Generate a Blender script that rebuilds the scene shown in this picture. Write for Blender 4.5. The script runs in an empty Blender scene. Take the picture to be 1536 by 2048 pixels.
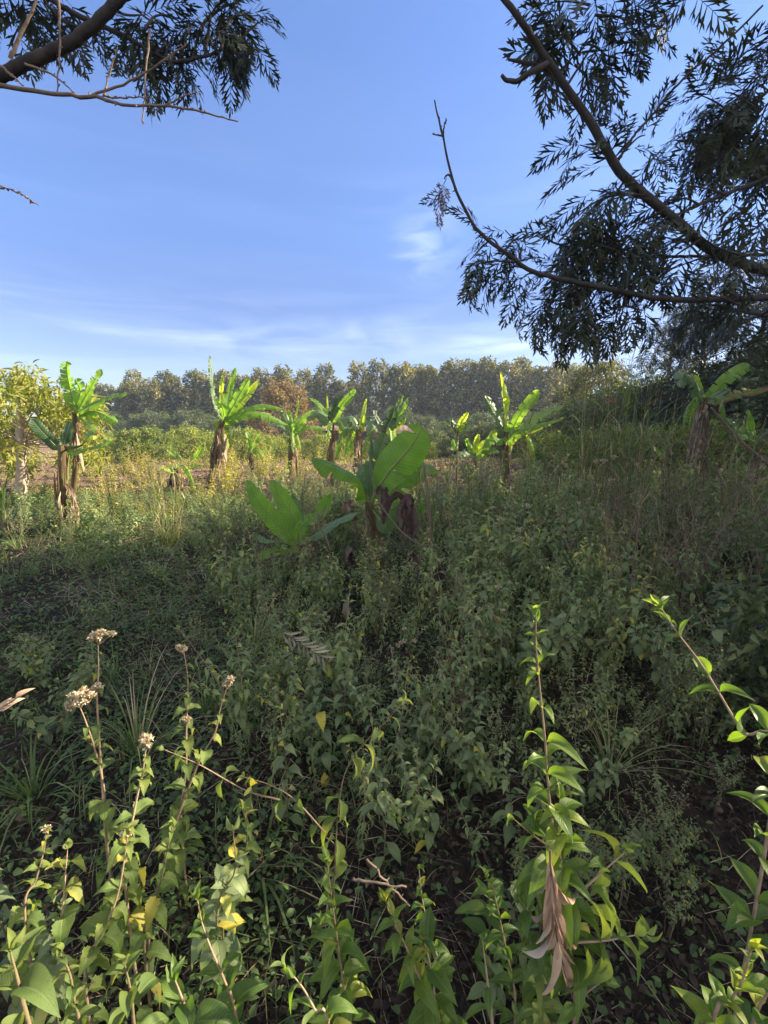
import bpy, math, random
import numpy as np
from mathutils import Vector
R = math.radians
# ------------------------------------------------------------------ camera, sky, sun, exposure
scn = bpy.context.scene
F_PX, CX, CY = 900.0, 768.0, 1024.0
PITCH = math.atan((1024 - 845) / F_PX)
EYE = np.array([0.0, 0.0, 1.6])
cam_d = bpy.data.cameras.new("camera")
cam = bpy.data.objects.new("camera", cam_d)
scn.collection.objects.link(cam)
cam.location = EYE
cam.rotation_euler = (math.pi / 2 - PITCH, 0, 0)
cam_d.sensor_fit = 'VERTICAL'
cam_d.sensor_height = 36.0
cam_d.lens = 36.0 * F_PX / 2048.0
cam_d.clip_start = 0.02
cam_d.clip_end = 3000
scn.camera = cam

SUN_AZ, SUN_EL = 80.0, 25.0          # azimuth clockwise from the view direction (+Y)
sx, sy, sz = (math.sin(R(SUN_AZ)) * math.cos(R(SUN_EL)), math.cos(R(SUN_AZ)) * math.cos(R(SUN_EL)), math.sin(R(SUN_EL)))
world = bpy.data.worlds.new("World")
scn.world = world
world.use_nodes = True
wn, wl = world.node_tree.nodes, world.node_tree.links
wn.clear()
sky = wn.new('ShaderNodeTexSky')
sky.sky_type = 'NISHITA'
sky.sun_disc = False
sky.sun_elevation = R(SUN_EL)
sky.sun_rotation = R(SUN_AZ)
sky.air_density = 1.0
sky.dust_density = 0.15
sky.ozone_density = 1.6
SKY_K = 0.08
bg = wn.new('ShaderNodeBackground')
bg.inputs['Strength'].default_value = SKY_K
tint = wn.new('ShaderNodeMix'); tint.data_type = 'RGBA'; tint.blend_type = 'MULTIPLY'
tint.inputs[0].default_value = 1.0
grad = ramp_ = wn.new('ShaderNodeValToRGB'); ge = grad.color_ramp.elements
ge[0].position = .0; ge[0].color = (.50, .52, .70, 1); ge[1].position = .75; ge[1].color = (.85, .93, 1.15, 1)
for p_, c_ in ((.149, (.50, .50, .69)), (.233, (.485, .50, .70)), (.35, (.61, .66, .90)), (.463, (.73, .765, 1.0)), (.584, (.76, .83, 1.09))):
    q_ = ge.new(p_); q_.color = (*c_, 1)
wl.new(sky.outputs[0], tint.inputs[6])
# thin cirrus low over the trees
tc = wn.new('ShaderNodeTexCoord')
mp = wn.new('ShaderNodeMapping'); mp.inputs['Scale'].default_value = (1.6, 1.6, 14.0)
wl.new(tc.outputs['Generated'], mp.inputs['Vector'])
nz = wn.new('ShaderNodeTexNoise'); nz.inputs['Scale'].default_value = 1.7; nz.inputs['Detail'].default_value = 6; nz.inputs['Roughness'].default_value = 0.55; nz.inputs['Distortion'].default_value = 0.5
wl.new(mp.outputs[0], nz.inputs['Vector'])
cr = wn.new('ShaderNodeMapRange'); cr.inputs[1].default_value = 0.42; cr.inputs[2].default_value = 0.72; cr.inputs[3].default_value = 0.0; cr.inputs[4].default_value = 1.0
wl.new(nz.outputs[0], cr.inputs[0])
sp = wn.new('ShaderNodeSeparateXYZ'); wl.new(tc.outputs['Generated'], sp.inputs[0]); wl.new(sp.outputs[2], grad.inputs[0]); wl.new(grad.outputs[0], tint.inputs[7])
band = wn.new('ShaderNodeValToRGB')
e = band.color_ramp.elements
e[0].position = 0.0; e[0].color = (0.5, 0.5, 0.5, 1)
e[1].position = 1.0; e[1].color = (0.0, 0.0, 0.0, 1)
for p_, v_ in ((0.10, .55), (0.155, .95), (0.20, .65), (0.26, .12), (0.34, .05), (0.40, .22), (0.46, .05)):
    q = e.new(p_); q.color = (v_, v_, v_, 1)
wl.new(sp.outputs[2], band.inputs[0])
cm = wn.new('ShaderNodeMath'); cm.operation = 'MULTIPLY'
wl.new(cr.outputs[0], cm.inputs[0]); wl.new(band.outputs[0], cm.inputs[1])
cm2 = wn.new('ShaderNodeMath'); cm2.operation = 'MULTIPLY'; cm2.inputs[1].default_value = 0.20
wl.new(cm.outputs[0], cm2.inputs[0])
cmix = wn.new('ShaderNodeMix'); cmix.data_type = 'RGBA'
acc = cm2.outputs[0]
def wisp(px, py, rx, rz, amt, sc):
    global acc
    r_ = np.array([(px - 768) / 900, math.cos(PITCH) + (1024 - py) / 900 * math.sin(PITCH), -math.sin(PITCH) + (1024 - py) / 900 * math.cos(PITCH)]); r_ = r_ / np.linalg.norm(r_)
    m_ = wn.new('ShaderNodeMapping'); m_.vector_type = 'POINT'; m_.inputs['Location'].default_value = (-r_[0] / rx, 0, -r_[2] / rz); m_.inputs['Scale'].default_value = (1 / rx, 0, 1 / rz); wl.new(tc.outputs['Generated'], m_.inputs[0])
    ln = wn.new('ShaderNodeVectorMath'); ln.operation = 'LENGTH'; wl.new(m_.outputs[0], ln.inputs[0])
    f_ = wn.new('ShaderNodeMapRange'); f_.interpolation_type = 'SMOOTHSTEP'; f_.inputs[1].default_value = 0; f_.inputs[2].default_value = 1; f_.inputs[3].default_value = 1; f_.inputs[4].default_value = 0; wl.new(ln.outputs['Value'], f_.inputs[0])
    n_ = wn.new('ShaderNodeTexNoise'); n_.inputs['Scale'].default_value = sc; n_.inputs['Detail'].default_value = 7; n_.inputs['Distortion'].default_value = .8; wl.new(mp2.outputs[0], n_.inputs['Vector'])
    g_ = wn.new('ShaderNodeMapRange'); g_.inputs[1].default_value = .38; g_.inputs[2].default_value = .68; g_.inputs[4].default_value = amt; wl.new(n_.outputs[0], g_.inputs[0])
    k_ = wn.new('ShaderNodeMath'); k_.operation = 'MULTIPLY'; wl.new(f_.outputs[0], k_.inputs[0]); wl.new(g_.outputs[0], k_.inputs[1])
    y_ = wn.new('ShaderNodeMath'); y_.operation = 'MULTIPLY_ADD'; y_.inputs[2].default_value = 0; y_.use_clamp = True; wl.new(k_.outputs[0], y_.inputs[0]); y_.inputs[1].default_value = 1
    a_ = wn.new('ShaderNodeMath'); a_.operation = 'ADD'; a_.use_clamp = True; wl.new(acc, a_.inputs[0]); wl.new(y_.outputs[0], a_.inputs[1]); acc = a_.outputs[0]
mp2 = wn.new('ShaderNodeMapping'); mp2.inputs['Scale'].default_value = (1.2, 1.2, 4.0); wl.new(tc.outputs['Generated'], mp2.inputs['Vector'])
wisp(850, 490, .09, .09, .34, 7)
wisp(1000, 692, .20, .028, .42, 5)
wisp(600, 680, .55, .06, .24, 4)
wl.new(acc, cmix.inputs[0]); wl.new(tint.outputs[2], cmix.inputs[6])
cmix.inputs[7].default_value = (5.6, 6.3, 8.4, 1)
# a bright veil of unseen cloud added overhead and behind the viewer as fill
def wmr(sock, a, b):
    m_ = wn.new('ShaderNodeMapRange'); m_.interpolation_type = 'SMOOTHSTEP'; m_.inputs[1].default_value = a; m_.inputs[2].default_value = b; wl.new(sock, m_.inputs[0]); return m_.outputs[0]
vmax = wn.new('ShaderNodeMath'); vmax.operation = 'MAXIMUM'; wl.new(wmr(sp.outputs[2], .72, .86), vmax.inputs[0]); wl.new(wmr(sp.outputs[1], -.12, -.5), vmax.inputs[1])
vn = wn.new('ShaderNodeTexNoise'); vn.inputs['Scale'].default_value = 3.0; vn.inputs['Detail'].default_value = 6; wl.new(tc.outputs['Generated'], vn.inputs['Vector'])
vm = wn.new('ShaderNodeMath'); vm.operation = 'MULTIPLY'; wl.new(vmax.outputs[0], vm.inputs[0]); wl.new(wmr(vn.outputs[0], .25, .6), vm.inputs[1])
fill_veil = wn.new('ShaderNodeMix'); fill_veil.data_type = 'RGBA'; wl.new(vm.outputs[0], fill_veil.inputs[0]); wl.new(cmix.outputs[2], fill_veil.inputs[6]); fill_veil.inputs[7].default_value = (5.4, 5.2, 5.1, 1)
wl.new(fill_veil.outputs[2], bg.inputs['Color'])
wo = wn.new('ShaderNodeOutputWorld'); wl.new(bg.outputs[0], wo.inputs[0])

sun_d = bpy.data.lights.new("sun", 'SUN')
sun_d.energy = 5.0
sun_d.angle = R(0.5)
sun_d.color = (1.0, 0.85, 0.62)
sun = bpy.data.objects.new("sun", sun_d)
scn.collection.objects.link(sun)
sun.rotation_euler = Vector((sx, sy, sz)).to_track_quat('Z', 'Y').to_euler()
scn.view_settings.view_transform = 'Standard'
scn.view_settings.look = 'None'
scn.view_settings.gamma = 1.0
scn.view_settings.exposure = 1.85
cy = scn.cycles
cy.max_bounces = 8; cy.diffuse_bounces = 3; cy.glossy_bounces = 2; cy.transmission_bounces = 4; cy.transparent_max_bounces = 8
cy.volume_bounces = 0
cy.use_denoising = True
cy.sample_clamp_indirect = 6.0

# ------------------------------------------------------------------ projection helpers (pixels of the 1536 x 2048 picture)
cp, sn_ = math.cos(PITCH), math.sin(PITCH)
def ray(px, py):
    a, b = (px - CX) / F_PX, (CY - py) / F_PX
    return np.array([a, cp + b * sn_, -sn_ + b * cp])
def P(px, py, d):
    r = ray(px, py)
    return EYE + r * (d / r[1])
def proj(p):
    p = np.asarray(p, float) - EYE
    zc = p[..., 1] * cp - p[..., 2] * sn_
    yc = p[..., 1] * sn_ + p[..., 2] * cp
    zc_ = np.where(zc > 1e-3, zc, 1e-3)
    return CX + F_PX * p[..., 0] / zc_, CY - F_PX * yc / zc_, zc
def sstep(a, b, x):
    t = np.clip((x - a) / (b - a), 0, 1)
    return t * t * (3 - 2 * t)
def gz(x, y):
    """height of the ground"""
    return (0.05 * np.sin(x * 0.9 + 1.3) * np.cos(y * 0.7) + 0.03 * np.sin(x * 2.3 + y * 1.9)
            + 0.018 * np.sin(x * 5.1 - y * 4.3) - 0.6 * sstep(16, 28, y) - 0.12 * sstep(1.8, 0.6, y))
def G(px, py):
    r = ray(px, py)
    t = -1.6 / r[2]
    for _ in range(6):
        p = EYE + r * t
        t = (gz(p[0], p[1]) - 1.6) / r[2]
    p = EYE + r * t
    return p

# ------------------------------------------------------------------ mesh helpers
def norm(v):
    v = np.asarray(v, float)
    n = np.linalg.norm(v, axis=-1, keepdims=True)
    return v / np.maximum(n, 1e-9)
class MB:
    def __init__(s):
        s.v, s.q, s.t, s.tv, s.qm, s.tm, s.n = [], [], [], [], [], [], 0
    def add(s, v, quads=None, tris=None, tv=None, mat=0):
        v = np.asarray(v, float).reshape(-1, 3)
        if tv is None: tv = np.zeros_like(v)
        tv = np.asarray(tv, float)
        if tv.ndim == 1: tv = np.tile(tv, (len(v), 1))
        s.v.append(v); s.tv.append(tv)
        if quads is not None and len(quads):
            q = np.asarray(quads, int).reshape(-1, 4) + s.n
            s.q.append(q); s.qm.append(np.full(len(q), mat))
        if tris is not None and len(tris):
            t = np.asarray(tris, int).reshape(-1, 3) + s.n
            s.t.append(t); s.tm.append(np.full(len(t), mat))
        s.n += len(v)
    def scatter(s, tpl, pos, D, U, L, W, tints, mat=0, xv=None):
        """tpl = (verts x across / y along / z up, quads, tv); one copy per row of pos"""
        tvs, tq, ttv = tpl
        zw = tvs[:, 3] if tvs.shape[1] > 3 else np.zeros(len(tvs))
        n, k = len(pos), len(tvs)
        if n == 0: return
        Y = norm(D); X = norm(np.cross(Y, U)); Z = np.cross(X, Y)
        L = np.broadcast_to(L, (n,)); W = np.broadcast_to(W, (n,))
        v = (pos[:, None, :] + tvs[None, :, 0:1] * X[:, None, :] * W[:, None, None]
             + tvs[None, :, 1:2] * Y[:, None, :] * L[:, None, None] + tvs[None, :, 2:3] * Z[:, None, :] * L[:, None, None]
             + zw[None, :, None] * Z[:, None, :] * W[:, None, None])
        q = (tq[None, :, :] + (np.arange(n) * k)[:, None, None]).reshape(-1, 4)
        tv = np.tile(ttv[None], (n, 1, 1)); tv[:, :, 0] = np.asarray(tints)[:, None]
        s.add(v.reshape(-1, 3), quads=q, tv=tv.reshape(-1, 3), mat=mat)
    def tube(s, pts, rad, n=6, mat=0, tint=0.5, cap=True):
        pts = np.asarray(pts, float); m = len(pts)
        rad = np.broadcast_to(rad, (m,)).astype(float)
        T = norm(np.gradient(pts, axis=0))
        ref = np.array([0.31, 0.17, 0.93]) if abs(T[0][2]) < .9 else np.array([.93, .17, .31])
        N = norm(np.cross(T, ref)); B = np.cross(T, N)
        a = np.linspace(0, 2 * np.pi, n, endpoint=False)
        v = pts[:, None, :] + rad[:, None, None] * (np.cos(a)[None, :, None] * N[:, None, :] + np.sin(a)[None, :, None] * B[:, None, :])
        i = np.arange(m - 1)[:, None] * n; j = np.arange(n)[None, :]; j2 = (j + 1) % n
        q = np.stack([i + j, i + j2, i + n + j2, i + n + j], -1).reshape(-1, 4)
        L = np.concatenate([[0], np.cumsum(np.linalg.norm(np.diff(pts, axis=0), axis=1))])
        tv = np.stack([np.full((m, n), tint), np.tile(L[:, None], (1, n)), np.tile(a[None] / 6.2832, (m, 1))], -1).reshape(-1, 3)
        s.add(v.reshape(-1, 3), quads=q, tv=tv, mat=mat)
        if cap:
            for e_ in (0, m - 1):
                s.add(v[e_], tris=[(0, k, k + 1) for k in range(1, n - 1)], tv=tv[e_ * n:(e_ + 1) * n], mat=mat)
    def mesh(s, name, mats):
        me = bpy.data.meshes.new(name)
        v = np.concatenate(s.v); tv = np.concatenate(s.tv)
        q = np.concatenate(s.q) if s.q else np.zeros((0, 4), int)
        t = np.concatenate(s.t) if s.t else np.zeros((0, 3), int)
        mi = np.concatenate(([np.concatenate(s.qm)] if s.qm else []) + ([np.concatenate(s.tm)] if s.tm else []))
        me.vertices.add(len(v)); me.vertices.foreach_set('co', v.ravel())
        li = np.concatenate([q.ravel(), t.ravel()])
        me.loops.add(len(li)); me.loops.foreach_set('vertex_index', li.astype(np.int32))
        tot = len(q) + len(t)
        me.polygons.add(tot)
        ls = np.concatenate([np.arange(len(q)) * 4, len(q) * 4 + np.arange(len(t)) * 3]).astype(np.int32)
        me.polygons.foreach_set('loop_start', ls)
        me.polygons.foreach_set('material_index', mi.astype(np.int32))
        me.polygons.foreach_set('use_smooth', np.ones(tot, bool))
        at = me.attributes.new('tv', 'FLOAT_VECTOR', 'POINT')
        at.data.foreach_set('vector', tv.astype(np.float32).ravel())
        me.update(calc_edges=True)
        for m in (mats if isinstance(mats, (list, tuple)) else [mats]): me.materials.append(m)
        return me
    def build(s, name, mats, parent=None, loc=None):
        """loc: world origin of the object; vertices were given in world space"""
        if parent is not None and loc is None: loc = np.array(parent.location)
        if loc is not None: s.v = [v - np.asarray(loc) for v in s.v]
        o = bpy.data.objects.new(name, s.mesh(name, mats))
        scn.collection.objects.link(o)
        if parent is not None: o.parent = parent
        elif loc is not None: o.location = loc
        if parent is not None and parent.parent is not None: pass
        return o
def subbuild(mb, name, mats, parent, root):
    o = mb.build(name, mats, None, np.array(root.location)); o.location = (0, 0, 0); o.parent = parent
    return o
def tag(o, label=None, cat=None, group=None, kind=None):
    if label: o['label'] = label
    if cat: o['category'] = cat
    if group: o['group'] = group
    if kind: o['kind'] = kind
    return o
def empty(name, loc, label, cat, group=None):
    o = bpy.data.objects.new(name, None); scn.collection.objects.link(o)
    o.location = loc; o.empty_display_size = .1
    return tag(o, label, cat, group)
def copy_tree(root, loc, rz=0.0, s=1.0, label=None, group=None, tilt=(0, 0)):
    r = root.copy(); scn.collection.objects.link(r)
    r.location = loc; r.rotation_euler = (tilt[0], tilt[1], rz); r.scale = (s, s, s)
    if label: r['label'] = label
    if group: r['group'] = group
    for ch in kids.get(root.name, []):
        c = ch.copy(); scn.collection.objects.link(c); c.parent = r
    return r
kids = {}
def proto(name, parts, label, cat, group):
    """parts: [(name, MB, materials)] built round the origin"""
    r = empty(name, (0, 0, 0), label, cat, group)
    kids[r.name] = [mb.build(n, m, r, (0, 0, 0)) for n, mb, m in parts]
    r['_used'] = 0
    return r
def put(pr, loc, rz=0.0, s=1.0, label=None, group=None, tilt=(0, 0)):
    if not pr['_used']:
        pr['_used'] = 1
        pr.location = loc; pr.rotation_euler = (tilt[0], tilt[1], rz); pr.scale = (s, s, s)
        if label: pr['label'] = label
        if group: pr['group'] = group
        return pr
    return copy_tree(pr, loc, rz, s, label, group, tilt)

def smooth(pts, n=24):
    """Catmull-Rom through pts, resampled"""
    p = np.asarray(pts, float)
    if len(p) == 2: return p[0] + (p[1] - p[0]) * np.linspace(0, 1, n)[:, None]
    p = np.vstack([2 * p[0] - p[1], p, 2 * p[-1] - p[-2]])
    out = []; m = len(p) - 3
    for u in np.linspace(0, m - 1e-6, n):
        i = int(u); t = u - i
        a, b, c, d = p[i], p[i + 1], p[i + 2], p[i + 3]
        out.append(.5 * ((2 * b) + (c - a) * t + (2 * a - 5 * b + 4 * c - d) * t * t + (3 * b - a - 3 * c + d) * t ** 3))
    return np.array(out)

# ------------------------------------------------------------------ materials
def nodes_of(name):
    m = bpy.data.materials.new(name); m.use_nodes = True
    n, l = m.node_tree.nodes, m.node_tree.links; n.clear()
    return m, n, l
def ramp(n, stops):
    r = n.new('ShaderNodeValToRGB'); e = r.color_ramp.elements
    e[0].position, e[0].color = stops[0][0], (*stops[0][1], 1)
    e[1].position, e[1].color = stops[-1][0], (*stops[-1][1], 1)
    for p, c in stops[1:-1]:
        q = e.new(p); q.color = (*c, 1)
    return r
def math_(n, l, op, a, b=None):
    m = n.new('ShaderNodeMath'); m.operation = op
    for i, x in enumerate((a, b)):
        if x is None: continue
        if isinstance(x, (int, float)): m.inputs[i].default_value = x
        else: l.new(x, m.inputs[i])
    return m.outputs[0]
def leaf_mat(name, stops, trans=0.35, tcol=(1.5, 1.5, .5), rough=0.5, spec=0.35, spot=None, nscale=18.0, objrand=0.25, vein=True):
    m, n, l = nodes_of(name)
    at = n.new('ShaderNodeAttribute'); at.attribute_name = 'tv'
    sp = n.new('ShaderNodeSeparateXYZ'); l.new(at.outputs['Vector'], sp.inputs[0])
    geo = n.new('ShaderNodeNewGeometry')
    nz = n.new('ShaderNodeTexNoise'); nz.inputs['Scale'].default_value = nscale; nz.inputs['Detail'].default_value = 3
    l.new(geo.outputs['Position'], nz.inputs['Vector'])
    oi = n.new('ShaderNodeObjectInfo')
    f = math_(n, l, 'ADD', sp.outputs[0], math_(n, l, 'MULTIPLY', math_(n, l, 'SUBTRACT', nz.outputs[0], .5), .5))
    f = math_(n, l, 'ADD', f, math_(n, l, 'MULTIPLY', math_(n, l, 'SUBTRACT', oi.outputs['Random'], .5), objrand))
    r = ramp(n, stops); l.new(f, r.inputs[0])
    col = r.outputs[0]
    if vein:   # paler midrib and side veins
        av = math_(n, l, 'ABSOLUTE', sp.outputs[2])
        mid = n.new('ShaderNodeMapRange'); mid.inputs[1].default_value = .0; mid.inputs[2].default_value = .12; mid.inputs[3].default_value = 1; mid.inputs[4].default_value = 0
        l.new(av, mid.inputs[0])
        sv = math_(n, l, 'SUBTRACT', math_(n, l, 'MULTIPLY', sp.outputs[1], 44.0), math_(n, l, 'MULTIPLY', av, 14.0))
        sv = math_(n, l, 'POWER', math_(n, l, 'ABSOLUTE', math_(n, l, 'SINE', sv)), 14.0)
        vf = math_(n, l, 'MAXIMUM', math_(n, l, 'MULTIPLY', mid.outputs[0], .45), math_(n, l, 'MULTIPLY', sv, .16))
        mx = n.new('ShaderNodeMix'); mx.data_type = 'RGBA'; l.new(vf, mx.inputs[0]); l.new(col, mx.inputs[6]); mx.inputs[7].default_value = (.26, .33, .13, 1)
        col = mx.outputs[2]
    if vein:   # brown blemishes, and the paler underside
        n2 = n.new('ShaderNodeTexNoise'); n2.inputs['Scale'].default_value = 75; n2.inputs['Detail'].default_value = 2; l.new(geo.outputs['Position'], n2.inputs['Vector'])
        sr = n.new('ShaderNodeMapRange'); sr.inputs[1].default_value = .66; sr.inputs[2].default_value = .72; sr.inputs[4].default_value = .75; l.new(n2.outputs[0], sr.inputs[0])
        mx = n.new('ShaderNodeMix'); mx.data_type = 'RGBA'; l.new(sr.outputs[0], mx.inputs[0]); l.new(col, mx.inputs[6]); mx.inputs[7].default_value = (.10, .065, .03, 1)
        mb_ = n.new('ShaderNodeMix'); mb_.data_type = 'RGBA'; l.new(math_(n, l, 'MULTIPLY', geo.outputs['Backfacing'], .45), mb_.inputs[0]); l.new(mx.outputs[2], mb_.inputs[6]); mb_.inputs[7].default_value = (.22, .27, .15, 1)
        col = mb_.outputs[2]
    pb = n.new('ShaderNodeBsdfPrincipled'); l.new(col, pb.inputs['Base Color'])
    pb.inputs['Roughness'].default_value = rough; pb.inputs['Specular IOR Level'].default_value = spec
    bp = n.new('ShaderNodeBump'); bp.inputs['Strength'].default_value = .5; bp.inputs['Distance'].default_value = .004
    l.new(math_(n, l, 'SUBTRACT', nz.outputs[0], math_(n, l, 'MULTIPLY', vf, .9)) if vein else nz.outputs[0], bp.inputs['Height']); l.new(bp.outputs[0], pb.inputs['Normal'])
    out = n.new('ShaderNodeOutputMaterial')
    if trans > 0:
        tm = n.new('ShaderNodeMix'); tm.data_type = 'RGBA'; tm.blend_type = 'MULTIPLY'; tm.inputs[0].default_value = 1; tm.clamp_result = False
        l.new(col, tm.inputs[6]); tm.inputs[7].default_value = (*[c * 1.6 for c in tcol], 1)
        tr = n.new('ShaderNodeBsdfTranslucent'); l.new(tm.outputs[2], tr.inputs[0])
        ms = n.new('ShaderNodeMixShader'); ms.inputs[0].default_value = trans
        l.new(pb.outputs[0], ms.inputs[1]); l.new(tr.outputs[0], ms.inputs[2]); l.new(ms.outputs[0], out.inputs[0])
    else: l.new(pb.outputs[0], out.inputs[0])
    return m
def solid_mat(name, stops, scale=12.0, rough=.85, bump=.5, stretch=(1, 1, 1), dist=.01, trans=0.0):
    m, n, l = nodes_of(name)
    geo = n.new('ShaderNodeNewGeometry')
    mp = n.new('ShaderNodeMapping'); mp.inputs['Scale'].default_value = stretch; l.new(geo.outputs['Position'], mp.inputs[0])
    nz = n.new('ShaderNodeTexNoise'); nz.inputs['Scale'].default_value = scale; nz.inputs['Detail'].default_value = 7; nz.inputs['Roughness'].default_value = .65
    l.new(mp.outputs[0], nz.inputs['Vector'])
    at = n.new('ShaderNodeAttribute'); at.attribute_name = 'tv'
    sp = n.new('ShaderNodeSeparateXYZ'); l.new(at.outputs['Vector'], sp.inputs[0])
    f = math_(n, l, 'ADD', math_(n, l, 'MULTIPLY', math_(n, l, 'SUBTRACT', nz.outputs[0], .5), 1.6), sp.outputs[0])
    r = ramp(n, stops); l.new(f, r.inputs[0])
    pb = n.new('ShaderNodeBsdfPrincipled'); l.new(r.outputs[0], pb.inputs['Base Color']); pb.inputs['Roughness'].default_value = rough
    pb.inputs['Specular IOR Level'].default_value = .2
    bp = n.new('ShaderNodeBump'); bp.inputs['Strength'].default_value = bump; bp.inputs['Distance'].default_value = dist
    l.new(nz.outputs[0], bp.inputs['Height']); l.new(bp.outputs[0], pb.inputs['Normal'])
    out = n.new('ShaderNodeOutputMaterial')
    if trans:
        tr = n.new('ShaderNodeBsdfTranslucent'); l.new(r.outputs[0], tr.inputs[0])
        ms = n.new('ShaderNodeMixShader'); ms.inputs[0].default_value = trans
        l.new(pb.outputs[0], ms.inputs[1]); l.new(tr.outputs[0], ms.inputs[2]); l.new(ms.outputs[0], out.inputs[0])
    else: l.new(pb.outputs[0], out.inputs[0])
    return m
def banana_mat(name, c0, c1, dry, trans=.48, rough=.42):
    m, n, l = nodes_of(name)
    at = n.new('ShaderNodeAttribute'); at.attribute_name = 'tv'
    sp = n.new('ShaderNodeSeparateXYZ'); l.new(at.outputs['Vector'], sp.inputs[0])
    geo = n.new('ShaderNodeNewGeometry')
    nz = n.new('ShaderNodeTexNoise'); nz.inputs['Scale'].default_value = 5; nz.inputs['Detail'].default_value = 4
    l.new(geo.outputs['Position'], nz.inputs['Vector'])
    av = math_(n, l, 'ABSOLUTE', sp.outputs[2])
    w = math_(n, l, 'ADD', math_(n, l, 'MULTIPLY', sp.outputs[1], 420.0), math_(n, l, 'MULTIPLY', av, -9.0))
    rib = math_(n, l, 'SINE', w)
    rib2 = math_(n, l, 'SINE', math_(n, l, 'MULTIPLY', w, .23))
    f = math_(n, l, 'ADD', math_(n, l, 'MULTIPLY', rib, .07), math_(n, l, 'MULTIPLY', rib2, .05))
    f = math_(n, l, 'ADD', f, nz.outputs[0])
    r = ramp(n, [(.2, c0), (.8, c1)]); l.new(f, r.inputs[0])
    mid = n.new('ShaderNodeMapRange'); mid.inputs[1].default_value = .02; mid.inputs[2].default_value = .09; mid.inputs[3].default_value = .8; mid.inputs[4].default_value = 0
    l.new(av, mid.inputs[0])
    mx = n.new('ShaderNodeMix'); mx.data_type = 'RGBA'; l.new(mid.outputs[0], mx.inputs[0]); l.new(r.outputs[0], mx.inputs[6]); mx.inputs[7].default_value = (.24, .32, .10, 1)
    # dry brown margins: tv.x holds how dry the vertex is
    d = math_(n, l, 'ADD', sp.outputs[0], math_(n, l, 'MULTIPLY', math_(n, l, 'SUBTRACT', nz.outputs[0], .5), .9))
    dr = n.new('ShaderNodeMapRange'); dr.inputs[1].default_value = .5; dr.inputs[2].default_value = .78; l.new(d, dr.inputs[0])
    mx2 = n.new('ShaderNodeMix'); mx2.data_type = 'RGBA'; l.new(dr.outputs[0], mx2.inputs[0]); l.new(mx.outputs[2], mx2.inputs[6]); mx2.inputs[7].default_value = (*dry, 1)
    col = mx2.outputs[2]
    pb = n.new('ShaderNodeBsdfPrincipled'); l.new(col, pb.inputs['Base Color']); pb.inputs['Roughness'].default_value = rough; pb.inputs['Specular IOR Level'].default_value = .4
    bp = n.new('ShaderNodeBump'); bp.inputs['Strength'].default_value = .35; bp.inputs['Distance'].default_value = .003
    l.new(rib, bp.inputs['Height']); l.new(bp.outputs[0], pb.inputs['Normal'])
    tm = n.new('ShaderNodeMix'); tm.data_type = 'RGBA'; tm.blend_type = 'MULTIPLY'; tm.inputs[0].default_value = 1
    l.new(col, tm.inputs[6]); tm.inputs[7].default_value = (2.8, 2.6, .8, 1)
    tr = n.new('ShaderNodeBsdfTranslucent'); l.new(tm.outputs[2], tr.inputs[0])
    ms = n.new('ShaderNodeMixShader'); ms.inputs[0].default_value = trans
    out = n.new('ShaderNodeOutputMaterial')
    l.new(pb.outputs[0], ms.inputs[1]); l.new(tr.outputs[0], ms.inputs[2]); l.new(ms.outputs[0], out.inputs[0])
    return m

M = {}
GREEN = [(0, (.030, .058, .018)), (.45, (.055, .10, .028)), (.8, (.09, .15, .035)), (.93, (.16, .20, .04)), (1.0, (.42, .34, .05))]
M['weed'] = leaf_mat('weed_leaf', [(0, (.075, .10, .055)), (.45, (.14, .18, .09)), (.78, (.20, .25, .11)), (.92, (.28, .31, .10)), (1.0, (.50, .42, .06))], trans=.3, tcol=(1.3, 1.5, .6), rough=.55, nscale=9, objrand=.24)
M['shoot'] = leaf_mat('shoot_leaf', [(0, (.05, .10, .022)), (.5, (.085, .155, .030)), (.85, (.13, .20, .036)), (1.0, (.26, .27, .05))], trans=.42, tcol=(1.5, 1.5, .35), rough=.42, nscale=30)
M['flowerweed'] = leaf_mat('serrated_leaf', [(0, (.07, .12, .035)), (.5, (.11, .17, .045)), (.85, (.17, .21, .05)), (1.0, (.34, .30, .06))], trans=.4, tcol=(1.5, 1.4, .4), rough=.6, nscale=25)
M['low'] = leaf_mat('low_leaf', [(0, (.035, .062, .022)), (.5, (.07, .12, .04)), (.9, (.12, .175, .05)), (1.0, (.28, .23, .08))], trans=.3, rough=.55, nscale=7, vein=False)
M['grass'] = leaf_mat('grass_blade', [(0, (.06, .105, .03)), (.5, (.11, .165, .05)), (.72, (.17, .19, .075)), (.82, (.30, .25, .14)), (1.0, (.42, .35, .22))], trans=.35, tcol=(1.3, 1.4, .6), rough=.5, nscale=5, vein=False)
M['straw'] = solid_mat('straw', [(0, (.12, .09, .06)), (.5, (.27, .22, .14)), (1, (.48, .41, .28))], scale=20)
M['litter'] = solid_mat('dead_leaf_litter', [(0, (.030, .023, .018)), (.5, (.075, .056, .042)), (1, (.21, .17, .13))], scale=15, trans=.15)
M['field'] = leaf_mat('field_leaf', [(0, (.09, .13, .03)), (.5, (.25, .26, .07)), (.85, (.40, .35, .11)), (1.0, (.56, .44, .22))], trans=.35, rough=.55, nscale=3, vein=False)
M['far'] = leaf_mat('far_tree_leaf', [(0, (.04, .055, .026)), (.5, (.095, .108, .042)), (1.0, (.32, .29, .11))], trans=.28, tcol=(1.4, 1.3, .6), rough=.6, nscale=1.2, vein=False)
M['greyl'] = leaf_mat('grevillea_leaf', [(0, (.017, .026, .018)), (.5, (.028, .040, .025)), (1.0, (.05, .062, .032))], trans=.12, tcol=(1.3, 1.2, .5), rough=.5, nscale=6, vein=False)
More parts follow.
